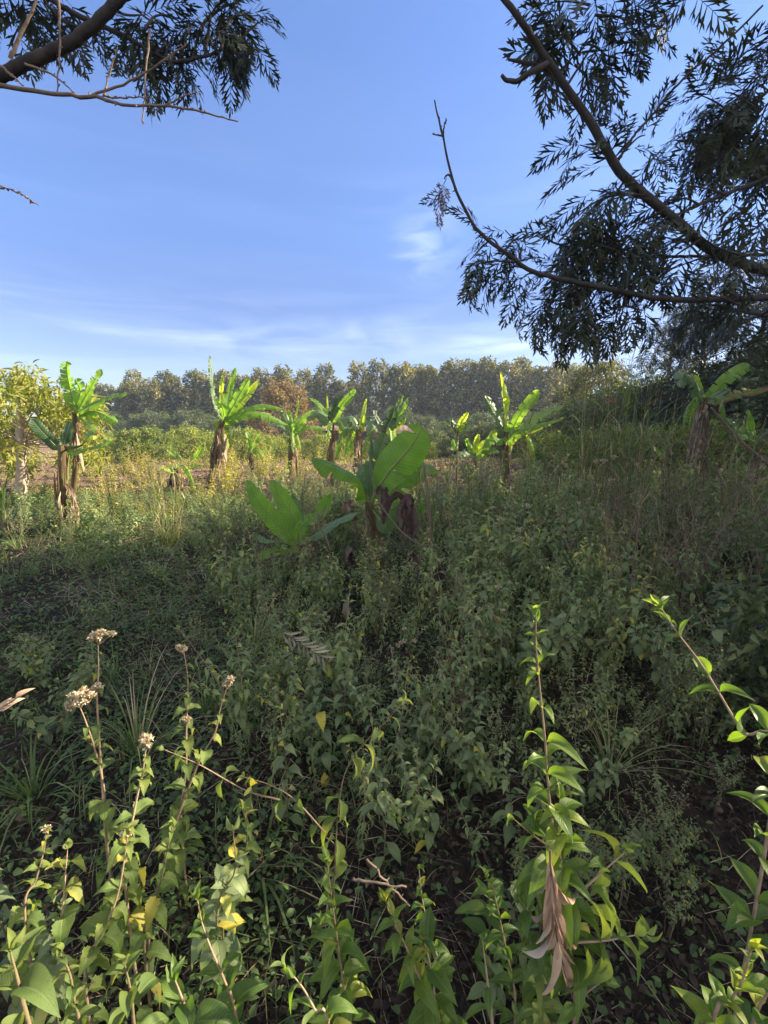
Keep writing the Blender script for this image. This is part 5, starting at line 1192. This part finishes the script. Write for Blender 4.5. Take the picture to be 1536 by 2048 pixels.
scat(mb, r, OV, np.stack([x, y, gz(x, y) + np.abs(r.normal(0, .06, n))], -1), D, U, L, L * r.uniform(.4, .65, n), r.uniform(0, .8, n))
tag(mb.build('creeping_weeds', M['low']), 'small creeping leaves on the soil nearest the viewer', kind='stuff')
mb = MB()
x, y, u = field(60000, 9.0, 34); keep = r.rand(len(x)) < np.clip(nz2(x, y, .6, 2) * 2.2 - .75, .04, 1); x, y, u = x[keep], y[keep], u[keep]; n = len(x)
a = r.rand(n) * 6.28; el = r.uniform(.4, 1.4, n); D = np.stack([np.cos(a) * np.cos(el), np.sin(a) * np.cos(el), np.sin(el)], -1); U = np.stack([-np.cos(a) * .3, -np.sin(a) * .3, np.ones(n)], -1)
scat(mb, r, BLADE, np.stack([x, y, gz(x, y)], -1), D, U, r.uniform(.12, .36, n), r.uniform(.010, .022, n), np.clip(r.normal(.55, .28, n), 0, 1))
tag(mb.build('field_grass', M['field']), 'short lit grass and herbs over the far part of the field', kind='stuff')
mb = MB()
x, y, u = field(30000, 9.0, 30); n = len(x); D = rdirs(r, n, -.1, .5); U = rdirs(r, n) * .5 + np.array([0, 0, 1]); L = r.uniform(.06, .18, n)
scat(mb, r, NARROW, np.stack([x, y, gz(x, y) + np.abs(r.normal(.0, .03, n))], -1), D, U, L, L * r.uniform(.2, .5, n), r.uniform(.3, 1, n))
tag(mb.build('field_litter', M['litter']), 'dead leaves and stalks strewn over the bare earth of the field', kind='stuff')

# ------------------------------------------------------------------ tall grass on the right
r = np.random.RandomState(700)
def tall_grass(px, py, d, n, hpx, lab, spread=.12, dry=.28, width=.017, group='tall grasses on the right'):
    f = P(px, py, d); f[2] = gz(f[0], f[1]); root = empty('tall_grass', f, lab, 'grass', group); st, lf, sd = MB(), MB(), MB()
    H = hpx / F_PX * d * 1.62; n = int(n * 1.8)
    for k in range(n):
        a = r.rand() * 6.28; o = np.array([math.cos(a), math.sin(a), 0]); h = H * r.uniform(.7, 1.05); lean = r.uniform(.02, .22)
        pts = smooth([f + o * spread * r.rand(), f + o * (spread + lean * .3) + [0, 0, h * .5], f + o * (spread + lean) + [0, 0, h]], 14)
        st.tube(pts, np.linspace(.0055, .0018, 14), 5, tint=r.uniform(.55, 1))
        m = r.randint(4, 8); i = r.randint(1, 12, m); a = r.rand(m) * 6.28; el = r.uniform(.7, 1.3, m)
        D = np.stack([np.cos(a) * np.cos(el), np.sin(a) * np.cos(el), np.sin(el)], -1); U = np.stack([-np.cos(a) * .3, -np.sin(a) * .3, np.ones(m)], -1)
        scat(lf, r, BLADE[1:], pts[i], D, U, r.uniform(.22, .55, m), r.uniform(.6, 1.3, m) * width, np.where(r.rand(m) < dry, r.uniform(.78, 1, m), r.uniform(.2, .7, m)))
        if r.rand() < .5:
            q = pts[-1]; nn = 16; t = r.rand(nn)[:, None]; g = q + (pts[-1] - pts[-3]) * t * 1.2
            sd = MB(); scat(sd, r, NARROW, g, norm(rdirs(r, nn) * .5 + [0, 0, 1]), rdirs(r, nn), .03, .004, r.uniform(0, 1, nn)); sd.build('plume', M['seed'], root)
    m = n * 4; a = r.rand(m) * 6.28; el = r.uniform(.9, 1.45, m); D = np.stack([np.cos(a) * np.cos(el), np.sin(a) * np.cos(el), np.sin(el)], -1); U = np.stack([-np.cos(a) * .3, -np.sin(a) * .3, np.ones(m)], -1)
    scat(lf, r, BLADE, np.tile(f, (m, 1)) + D * [.05, .05, 0], D, U, r.uniform(.3, .8, m) * H * .8, width * r.uniform(.7, 1.3, m), np.where(r.rand(m) < dry, r.uniform(.78, 1, m), r.uniform(.2, .7, m)))
    st.build('stalk', M['grass'], root); lf.build('blades', M['grass'], root)
for i, (px, py, d, n, h, lab) in enumerate(((1135, 1000, 5.6, 7, 200, 'tall grass clump right of the glowing banana leaf'), (1180, 1010, 5.2, 7, 250, 'tallest grass clump, before the hedge'),
        (1225, 1010, 5.4, 8, 260, 'tall grass clump with broad bent blades before the hedge'), (1262, 1000, 5.0, 8, 240, 'grass clump with pale straight stalks, right of the tallest'), (1300, 1000, 5.6, 6, 200, 'leaning grass clump left of the tiny sucker'),
        (1350, 1010, 5.4, 5, 190, 'sparse grass clump in front of the skirted banana plant'), (1070, 1000, 6.0, 5, 170, 'slender grass clump below the long right leaves of the glowing plant'), (860, 1060, 4.9, 6, 160, 'dry brown grass clump right of the central banana plant'),
        (1440, 1010, 5.0, 4, 170, 'yellowing grass clump by the leaning stick'), (950, 1040, 5.6, 4, 130, 'small grass clump right of the thin stalked banana'), (340, 1090, 5.6, 7, 110, 'green grass clump on the open ground left'), (1500, 1020, 5.2, 5, 150, 'grass clump at the right edge'))):
    tall_grass(px, py, d, n, h, lab)
# strap leaved plant at the left edge
f = P(14, 1075, 6.2); f[2] = gz(f[0], f[1]); root = empty('strap_leaved_plant', f, 'strap leaved dark green plant cut by the left edge', 'plant'); lf = MB(); m = 34
a = r.rand(m) * 6.28; el = r.uniform(.6, 1.4, m); D = np.stack([np.cos(a) * np.cos(el), np.sin(a) * np.cos(el), np.sin(el)], -1); U = np.stack([-np.cos(a) * .3, -np.sin(a) * .3, np.ones(m)], -1)
zz = r.uniform(0, .7, m); scat(lf, r, BLADE, f + np.stack([D[:, 0] * .04, D[:, 1] * .04, zz], -1), D, U, r.uniform(.5, .9, m), .035, r.uniform(.1, .6, m)); lf.build('leaves', M['grass'], root)
st = MB(); st.tube([f, f + [0, 0, .8]], [.05, .03], 8, tint=.4); st.build('stem', M['stem'], root)
for (px, py, d, m, L, lab) in ((240, 1420, 2.55, 34, .34, 'arching grass tussock on the open ground behind the white seed head'), (60, 1560, 1.7, 30, .40, 'broad bladed grass at the left edge'), (520, 1700, 1.35, 14, .36, 'upright broad grass blades left of the young shoots'), (205, 1120, 4.6, 40, .30, 'grass tussock on the open ground left'), (330, 1260, 3.3, 30, .22, 'fine grass tussock among the straw')):
    f = P(px, py, d); f[2] = gz(f[0], f[1]); root = empty('grass_tussock', f, lab, 'grass', 'grass tussocks'); lf = MB()
    a = r.rand(m) * 6.28; el = r.uniform(.5, 1.35, m); D = np.stack([np.cos(a) * np.cos(el), np.sin(a) * np.cos(el), np.sin(el)], -1); U = np.stack([-np.cos(a) * .3, -np.sin(a) * .3, np.ones(m)], -1)
    scat(lf, r, BLADE[1:], f + D * [.05, .05, 0], D, U, L * r.uniform(.6, 1.2, m), .009 if d > 1.8 else .012, r.uniform(.1, .7, m)); lf.build('blades', M['grass'], root)

# ------------------------------------------------------------------ near shoots, stem by stem
def hero(name, label, cat, stems, leafm='shoot', stemm='pinkstem', tpl=HERO, heads=(), group=None, foot=True):
    """stems: dicts p=[(px,py,d)...] from the TOP down, L leaf length, sp node spacing"""
    allp = [P(*q) for s in stems for q in s['p']]
    base = P(*stems[0]['p'][-1]); base[2] = gz(base[0], base[1])
    root = empty(name, base, label, cat, group); st, lf, sd = MB(), MB(), MB()
    for i, s in enumerate(stems):
        rr = np.random.RandomState(s.get('seed', 900 + i) + int(s['p'][0][0]))
        pts = [P(*q) for q in s['p']][::-1]
        if s.get('foot', i == 0):
            lo = pts[0].copy(); lo[2] = gz(lo[0], lo[1]) - .02; lo[:2] += (pts[0] - pts[1])[:2] * .2
            if pts[0][2] > lo[2] + .05: pts = [lo] + pts
        leafy_stem(st, lf, rr, pts, s.get('r', .0035), tpl, s.get('L', .075), s.get('W', .034), s.get('sp', .055), start=s.get('start', .25), pairs=s.get('pairs', True), ang=s.get('ang', (38, 80)), droop=s.get('droop', .15), tint=s.get('tint', .5), yellow=s.get('yellow', .04), nside=8, az0=s.get('az'), tvar=.3, tiplf=s.get('tip', True))
    for h in heads:
        rr = np.random.RandomState(int(h[0] + h[1])); c = P(h[0], h[1], h[2]); rad = h[3] / F_PX * h[2] * .60
        for q in range(h[4] if len(h) > 4 else 5):
            cc = c + rr.normal(0, rad * .45, 3); seedhead(sd, rr, cc, (cc - c) / max(rad, .001) * .5 + [0, 0, 1], rad * .42, 34, .010)
            st.tube([c - [0, 0, rad * 1.3], cc], [.0018, .001], 4, tint=.5)
        sd.build('seed_head', M['seed'], root); sd = MB()
    st.build('stem', M[stemm], root); lf.build('foliage', M[leafm], root)
    return root
hero('leafy_shoot', 'tall straight leafy shoot right of centre above the hanging dead frond', 'shrub', [
    dict(p=[(1072, 1232, .9), (1072, 1290, .9), (1080, 1380, .88), (1090, 1480, .86), (1096, 1570, .84), (1106, 1660, .82), (1125, 1800, .8), (1150, 1990, .78)], L=.10, W=.040, sp=.042, start=.38, r=.0042, tint=.45),
    dict(p=[(1030, 1640, .85), (1068, 1672, .84), (1110, 1700, .82)], L=.07, W=.034, sp=.035, start=.1, r=.0025, tint=.55),
    dict(p=[(1255, 1700, .84), (1215, 1735, .82), (1170, 1775, .80)], L=.085, W=.04, sp=.035, start=.1, r=.003, tint=.6),
    dict(p=[(1290, 1866, .78), (1220, 1880, .77), (1150, 1885, .77)], L=.10, W=.042, sp=.04, start=.1, r=.003, tint=.6),
    dict(p=[(1120, 1600, .82), (1118, 1680, .81), (1125, 1760, .80), (1135, 1850, .79)], L=.10, W=.042, sp=.035, start=.1, r=.003, tint=.55),
    dict(p=[(1210, 1960, .76), (1180, 1980, .76), (1150, 2010, .77)], L=.07, W=.032, sp=.04, start=.0, r=.003, tint=.5),
    dict(p=[(1040, 1800, .80), (1080, 1850, .80), (1120, 1900, .79)], L=.07, W=.034, sp=.04, start=.0, r=.003, tint=.4)])
hero('leafy_shoot', 'leaning leafy shoot with a bare pinkish stem at the right edge', 'shrub', [
    dict(p=[(1322, 1215, .85), (1352, 1262, .84), (1400, 1325, .82), (1440, 1390, .8), (1485, 1465, .78), (1550, 1560, .76)], L=.10, W=.038, sp=.055, start=.12, r=.0035, tint=.5, az=.3)], tpl=HEROL)
hero('leafy_shoot', 'short leafy shoot low in the middle with folded glossy leaves', 'shrub', [
    dict(p=[(655, 1725, .85), (662, 1790, .84), (672, 1860, .83), (685, 1960, .82), (700, 2050, .81)], L=.08, W=.036, sp=.035, start=.3, tint=.45)])
hero('leafy_shoot', 'leafy shoot with bronze young leaves low in the middle', 'shrub', [
    dict(p=[(772, 1800, .8), (792, 1850, .8), (815, 1900, .79), (845, 1970, .78), (880, 2050, .78)], L=.08, W=.036, sp=.035, start=.3, tint=.6, yellow=.1),
    dict(p=[(845, 1870, .82), (860, 1930, .81), (870, 2000, .8)], L=.085, W=.036, sp=.035, start=.1, tint=.3, foot=False)])
hero('leafy_shoot', 'near shoot with long glossy leaves on a leaning brown stem, bottom middle', 'shrub', [
    dict(p=[(572, 1935, .62), (605, 1975, .61), (630, 2020, .60), (660, 2075, .6)], L=.085, W=.036, sp=.03, start=.35, tint=.5, r=.0032)])
hero('leafy_shoot', 'shoot with small dark leaves between the two middle dry twigs', 'shrub', [
    dict(p=[(838, 1738, .95), (845, 1800, .94), (860, 1870, .92), (885, 1960, .9)], L=.055, W=.028, sp=.045, start=.4, tint=.3)])
hero('leafy_shoot', 'shoot with rounded leaves left of the near long leaved shoot', 'shrub', [
    dict(p=[(395, 1800, .72), (405, 1850, .71), (425, 1905, .70), (448, 1960, .69), (475, 2050, .68)], L=.07, W=.042, sp=.045, start=.35, tint=.45),
    dict(p=[(350, 1960, .6), (365, 2000, .6), (385, 2060, .6)], L=.085, W=.042, sp=.04, start=.1, tint=.4, foot=False)])
hero('leafy_shoot', 'large leaved shoot in the bottom left corner', 'shrub', [
    dict(p=[(120, 1905, .55), (140, 1950, .55), (150, 2010, .55), (165, 2080, .55)], L=.06, W=.03, sp=.04, start=.1, tint=.5),
    dict(p=[(20, 1900, .5), (35, 1960, .5), (60, 2060, .5)], L=.065, W=.034, sp=.04, start=.0, tint=.55, foot=False),
    dict(p=[(250, 1930, .58), (262, 1990, .58), (270, 2080, .58)], L=.062, W=.03, sp=.04, start=.0, tint=.4, foot=False)], leafm='flowerweed', stemm='stem')
hero('leafy_shoot', 'blurred looking near shoot in the bottom right corner', 'shrub', [
    dict(p=[(1502, 1900, .55), (1485, 1960, .55), (1455, 2010, .55), (1420, 2070, .55)], L=.07, W=.034, sp=.04, start=.1, tint=.6),
    dict(p=[(1560, 1960, .55), (1520, 2010, .55), (1500, 2070, .55)], L=.08, W=.036, sp=.04, start=.0, tint=.5, foot=False)], stemm='pinkstem')['label'] = 'near leafy shoot in the bottom right corner'
hero('leafy_shoot', 'leafy shoot just left of the hanging dead frond', 'shrub', [
    dict(p=[(985, 1770, .9), (998, 1830, .89), (1012, 1900, .88), (1030, 2000, .86)], L=.06, W=.028, sp=.045, start=.3, tint=.45),
    dict(p=[(965, 1880, .75), (975, 1960, .74), (985, 2050, .73)], L=.06, W=.018, sp=.05, start=.2, tint=.35, foot=False)])
hero('arching_weed', 'arching weed stem with drooping lit yellowish leaves left of the middle', 'weed', [
    dict(p=[(806, 1400, 1.25), (775, 1440, 1.24), (730, 1485, 1.22), (695, 1535, 1.2), (680, 1590, 1.2), (672, 1680, 1.2), (668, 1780, 1.2)], L=.105, W=.042, sp=.075, start=.3, tint=.62, droop=.9, ang=(60, 110), yellow=.05, r=.003)], leafm='flowerweed', stemm='stem', tpl=OVT)
hero('arching_weed', 'long thin brown stem sprawling across the lower left with a few leaves', 'weed', [
    dict(p=[(490, 1555, 1.15), (540, 1570, 1.15), (590, 1600, 1.15), (650, 1665, 1.15)], L=.07, W=.034, sp=.09, start=.1, tint=.6, droop=.6, foot=False, r=.0028),
    dict(p=[(330, 1500, 1.15), (400, 1530, 1.15), (490, 1580, 1.15), (560, 1600, 1.15)], L=.08, W=.04, sp=.08, start=.0, tint=.5, droop=.6, foot=False, r=.0028)], leafm='flowerweed', tpl=OVT)
for (i, (x0, y0, d, dx)) in enumerate(((620, 1330, 1.75, 20), (700, 1290, 1.9, -10), (790, 1330, 1.8, 10), (860, 1360, 1.9, -20), (930, 1320, 2.0, 15), (960, 1420, 1.6, -15), (560, 1420, 1.5, 10), (740, 1500, 1.35, 20), (870, 1520, 1.4, -10), (1010, 1500, 1.5, 10))):
    q_ = P(x0, y0, d); lab = 'pale stemmed drooping weed ' + where(q_[0], q_[1])
    hero('hanging_leaf_weed', lab, 'weed', [dict(p=[(x0, y0, d), (x0 + dx, y0 + 90, d), (x0 + dx * 1.5, y0 + 190, d), (x0 + dx, y0 + 280, d)], L=.088, W=.037, sp=.055, start=.25, tint=.35 + .03 * (i % 4), droop=.5, ang=(45, 95), r=.003)], leafm='weed', stemm='stem', tpl=OVT, group=lab.replace('weed', 'weeds', 1) + ', alike')
FW = 'flowerweed'
r = np.random.RandomState(1234)
for i in range(34):
    px = r.uniform(-30, 1180); d = r.uniform(.75, 1.5); top = r.uniform(1600, 1960) if px > 450 else r.uniform(1560, 1900)
    if px > 1000: top = r.uniform(1750, 1980)
    if 470 < px < 1000: d = r.uniform(.95, 1.6)
    p_ = [(px, top, d), (px + r.uniform(-25, 25), top + 80, d), (px + r.uniform(-50, 50), top + 190, d)]
    kd = i % 3
    hero('low_shoot', ('low glossy leaved shoot', 'low serrated leaved weed', 'low pointed leaved weed')[kd] + ' in the tangle along the bottom of the picture', 'weed',
         [dict(p=p_, L=r.uniform(.06, .095), W=r.uniform(.032, .042), sp=.04, start=.15, tint=r.uniform(.3, .6), droop=r.uniform(.1, .6), ang=(45, 90), yellow=.05, r=.003)], ('shoot', 'flowerweed', 'weed')[kd], 'stem', (HERO, SERR, OVT)[kd],
         group=('low glossy leaved shoots', 'low serrated leaved weeds', 'low pointed leaved weeds')[kd] + ' in the tangle along the bottom')
hero('flowering_weed', 'weed with a fluffy whitish seed head standing tallest at the left', 'weed', [
    dict(p=[(196, 1285, 1.25), (197, 1340, 1.24), (194, 1400, 1.23), (198, 1470, 1.22), (204, 1560, 1.21), (212, 1680, 1.2)], L=.055, W=.036, sp=.052, start=.4, pairs=False, droop=.4, ang=(50, 95), r=.0045, tint=.45, yellow=.04, tip=False)], FW, 'pinkstem', SERR, [(197, 1272, 1.25, 24, 9), (196, 1375, 1.23, 12, 3)])
hero('flowering_weed', 'weed with a branched golden brown seed head leaning left', 'weed', [
    dict(p=[(158, 1410, 1.1), (172, 1445, 1.1), (190, 1500, 1.1), (208, 1580, 1.1), (215, 1700, 1.1)], L=.06, W=.038, sp=.05, start=.3, pairs=False, droop=.4, r=.0045, tint=.5, yellow=.1, ang=(50, 95), tip=False)], FW, 'pinkstem', SERR, [(160, 1398, 1.1, 26, 9), (140, 1415, 1.1, 12, 3), (178, 1395, 1.1, 12, 3)])
hero('flowering_weed', 'slender weed with a small tan bud head and scalloped leaf pairs', 'weed', [
    dict(p=[(368, 1305, 1.3), (375, 1350, 1.3), (376, 1400, 1.3), (373, 1450, 1.3), (372, 1540, 1.28), (362, 1640, 1.26)], L=.055, W=.035, sp=.05, start=.38, droop=.4, r=.004, tint=.5, yellow=.06, ang=(50, 95), tip=False)], FW, 'pinkstem', SERR, [(366, 1300, 1.3, 14, 4), (374, 1443, 1.28, 12, 3)])
hero('flowering_weed', 'weed with a tan upright head, its stem leaning right, by the slender one', 'weed', [
    dict(p=[(452, 1380, 1.15), (440, 1420, 1.15), (430, 1465, 1.15), (400, 1520, 1.15), (372, 1590, 1.15), (335, 1700, 1.12), (300, 1850, 1.1)], L=.062, W=.042, sp=.06, start=.35, pairs=False, droop=.5, r=.0045, tint=.5, yellow=.04, ang=(50, 95), tip=False)], FW, 'pinkstem', SERR, [(453, 1368, 1.15, 16, 5)])
hero('flowering_weed', 'weed with a bristly orange brown head low among the serrated leaves', 'weed', [
    dict(p=[(292, 1495, 1.05), (286, 1540, 1.05), (275, 1590, 1.05), (262, 1660, 1.03), (250, 1760, 1.0)], L=.075, W=.048, sp=.045, start=.3, droop=.5, r=.0045, tint=.5, yellow=.1, ang=(50, 95), tip=False)], FW, 'pinkstem', SERR, [(293, 1482, 1.05, 19, 7)])
hero('flowering_weed', 'budding weed with bright serrated leaves below the golden brown head', 'weed', [
    dict(p=[(255, 1660, .9), (250, 1710, .9), (235, 1790, .88), (205, 1870, .86), (170, 1950, .84)], L=.07, W=.045, sp=.045, start=.2, droop=.5, r=.004, tint=.6, yellow=.04, ang=(50, 95))], FW, 'pinkstem', SERR, [(255, 1668, .9, 10, 3)])
hero('flowering_weed', 'budding weed with lit leaves near the left edge', 'weed', [
    dict(p=[(92, 1665, .95), (88, 1700, .95), (72, 1760, .93), (50, 1840, .9)], L=.065, W=.04, sp=.05, start=.2, droop=.6, r=.0035, tint=.6, yellow=.04, ang=(50, 95)),
    dict(p=[(135, 1700, .9), (130, 1760, .88), (125, 1840, .86)], L=.065, W=.045, sp=.045, start=.1, droop=.5, r=.003, tint=.6, yellow=.04, foot=False)], FW, 'pinkstem', SERR, [(95, 1662, .95, 9, 3)])
hero('flowering_weed', 'weed with broad dark leaves below the slender one', 'weed', [
    dict(p=[(345, 1650, .95), (322, 1760, .93), (300, 1830, .92), (288, 1890, .9)], L=.07, W=.04, sp=.06, start=.3, droop=.5, r=.0045, tint=.4, yellow=.05, ang=(50, 95))], FW, 'stem', SERR)
# hanging dead fronds
def dead_frond(label, pts, L, m, seed, n=12, spread=.25, wd=.024):
    r = np.random.RandomState(seed); root_p = P(*pts[0]); mb, st = MB(), MB(); C = smooth([P(*p) for p in pts], 16)
    st.tube(C, np.linspace(.0025, .001, 16), 5, tint=.4); T = norm(np.gradient(C, axis=0)); pos, D, U = [], [], []
    for k in range(n):
        i = int(1 + (10 if L > .1 else 14) * k / n); sd = -1 if k % 2 else 1; side = norm(np.cross(T[i], [0, 1, 0]))
        pos.append(C[i]); D.append(norm(T[i] + side * sd * spread * r.uniform(.3, 1.6) + r.normal(0, .08, 3))); U.append(np.array([r.normal(0, .5), -1, .2]))
    n = len(pos); LL = L * r.uniform(.7, 1.15, n); scat(mb, r, [leaf_tpl(10, 2, .9, .8, .2, .3, wave=.05, seed=5), leaf_tpl(10, 2, 1.2, .9, .3, .6, wave=.06, seed=6)], np.array(pos), np.array(D), np.array(U), LL, wd, r.uniform(.1, .9, n))
    base = root_p; root = empty('dead_frond', base, label, 'dead leaf'); st.build('rachis', M['drystem'], root); mb.build('leaflets', m, root)
dead_frond('dry tan lobed frond hanging from the tall shoot, lit by the sun', [(1100, 1700, .74), (1102, 1760, .73), (1108, 1840, .72), (1125, 1930, .71), (1150, 2010, .70)], .17, M['deadfrond'], 1, 19, .13, .021)
dead_frond('pale grey frond caught on the weeds below the small leaning banana', [(560, 1262, 1.9), (590, 1280, 1.9), (620, 1300, 1.9), (652, 1318, 1.9)], .09, M['paledead'], 2, 18, .9, .012)
dead_frond('brown dry leaf tip poking in at the left edge', [(-10, 1425, .9), (10, 1412, .9), (40, 1392, .9)], .04, M['deadfrond'], 3, 5, .1, .012)
def sticks(name, label, cat, m, items, group=None):
    for it in items:
        pts = smooth([P(*p) for p in it[2:]], 14); rr = np.random.RandomState(int(it[2][0])); pts = pts + rr.normal(0, .002, pts.shape)
        mb = MB(); mb.tube(pts, np.linspace(it[0], it[1], 14) / F_PX * it[2][2] / 2, 7, tint=.5)
        for k in (3, 7, 11): mb.tube([pts[k], pts[k] + rdirs(rr, 1)[0] * .012], [.002, .001], 4)
        o = mb.build(name, M[m], None, pts[0]); tag(o, it[1] if False else label[items.index(it)], cat, group)
sticks('dry_twig', ['pale dry twig lying level among the middle shoots', 'grey dry twig slanting behind the level pale twig', 'bare stick leaning before the hedge at the right edge', 'thin curved stalk bending over by the leaning stick', 'dark bent twig left of the central banana plant', 'dark twig curving down across the central banana plant',
    'dry brown stalk right of the central banana plant', 'white dry stalk in the dark middle ground', 'long pale straw stalk lying on the open ground left', 'second straw stalk beside the long pale one'], 'twig', 'barepale', [
    (7, 5, (705, 1759, 1.0), (750, 1765, 1.0), (812, 1775, 1.0)), (6, 4, (734, 1718, 1.05), (770, 1760, 1.05), (818, 1812, 1.05)), (8, 4, (1560, 945, 5.6), (1490, 890, 5.6), (1422, 815, 5.6)), (4, 2, (1456, 1010, 5), (1420, 900, 5), (1395, 840, 5)),
    (4, 2, (662, 1160, 4.2), (658, 1090, 4.2), (640, 1050, 4.2), (652, 1010, 4.2)), (4, 2, (870, 1110, 4.3), (800, 1060, 4.3), (752, 990, 4.3), (742, 915, 4.3)), (8, 4, (865, 1110, 4.6), (858, 1020, 4.6), (848, 930, 4.6)), (5, 4, (790, 1375, 1.9), (786, 1330, 1.9), (780, 1290, 1.9)),
    (10, 5, (30, 1280, 3.1), (120, 1272, 3.15), (228, 1262, 3.2)), (9, 4, (40, 1400, 2.5), (110, 1370, 2.55), (170, 1340, 2.6))])
# ------------------------------------------------------------------ small sheds and flowers far behind
def shed(label, px0, px1, d, z0, z1, roofc):
    a, b = P(px0, 845, d), P(px1, 845, d); w = b[0] - a[0]; root = empty('shed', ((a[0] + b[0]) / 2, d, -.6), label, 'shed')
    def box(mb, c, s):
        v = [(c[0] + s[0] * i, c[1] + s[1] * j, c[2] + s[2] * k) for i in (-.5, .5) for j in (-.5, .5) for k in (-.5, .5)]
        mb.add(v, quads=[(0, 1, 3, 2), (4, 6, 7, 5), (0, 4, 5, 1), (2, 3, 7, 6), (0, 2, 6, 4), (1, 5, 7, 3)], tv=(.5, 0, 0))
    w_, rf = MB(), MB(); cx = (a[0] + b[0]) / 2
    box(w_, (cx, d + 1.5, (z0 - .6) / 2), (w * .94, 2.6, z0 + .6))
    nn = 60; v = []
    for i in range(nn + 1):
        for (yy, zz) in ((d - .3, z0), (d + 1.5, z1), (d + 3.3, z0)):
            for t in (0, .03): v.append((a[0] + w * i / nn, yy, zz + t + .03 * math.sin(i * 2.1)))
    q = []
    for i in range(nn):
        o = i * 6; p = o + 6
        q += [(o + 1, p + 1, p + 3, o + 3), (o + 3, p + 3, p + 5, o + 5), (o, o + 2, p + 2, p), (o + 2, o + 4, p + 4, p + 2), (o, p, p + 1, o + 1)]
    rf.add(v, quads=q, tv=(.5, 0, 0))
    dr = MB(); box(dr, (cx + w * .2, d + .17, .1), (.9, .05, 1.4)); w_.build('wall', M['wallm'], root); rf.build('roof', M[roofc], root); dr.build('door', M['drystem'], root)
M['wallm'] = solid_mat('mud_wall', [(0, (.06, .045, .035)), (1, (.13, .10, .08))], scale=3)
M['rust'] = solid_mat('rusty_roof', [(0, (.12, .08, .07)), (.5, (.22, .15, .12)), (1, (.34, .26, .22))], scale=4)
shed('long low shed with a rusty roof behind the central banana plants', 640, 850, 33, 1.0, 1.35, 'rust')
M['redf'] = leaf_mat('red_flower', [(0, (.40, .05, .10)), (1, (.55, .14, .2))], trans=.3, vein=False)
r = np.random.RandomState(9); tr, cr, fl = MB(), MB(), MB()
c0 = P(1224, 800, 13.2)
for k in range(9): limb(tr, r, [c0[0], c0[1], gz(c0[0], c0[1])], c0 + r.normal(0, .18, 3), .02, .006); clump(cr, r, c0 + r.normal(0, .22, 3), .14, 20, TINY, .08, .5); clump(fl, r, c0 + r.normal(0, .06, 3), .05, 5, TINY, .05, .6)
root = empty('flowering_shrub', (c0[0], c0[1], gz(c0[0], c0[1])), 'shrub with a bright red bloom peeping over the hedge', 'shrub'); tr.build('stem', M['trunk'], root); cr.build('foliage', M['hedge'], root); fl.build('flower', M['redf'], root)

# ------------------------------------------------------------------ the air
hz = bpy.data.materials.new('air'); hz.use_nodes = True; hn = hz.node_tree.nodes; hn.clear()
pv = hn.new('ShaderNodeVolumePrincipled'); pv.inputs['Color'].default_value = (.62, .76, 1, 1); pv.inputs['Density'].default_value = .0011; pv.inputs['Anisotropy'].default_value = .2
ho = hn.new('ShaderNodeOutputMaterial'); hz.node_tree.links.new(pv.outputs[0], ho.inputs['Volume'])
mb = MB(); v = [(x, y, z) for x in (-90, 90) for y in (-12, 100) for z in (-2.2, 14)]
mb.add(v, quads=[(0, 1, 3, 2), (4, 6, 7, 5), (0, 4, 5, 1), (2, 3, 7, 6), (0, 2, 6, 4), (1, 5, 7, 3)])
tag(mb.build('haze', hz), 'thin evening haze over the field', kind='stuff')
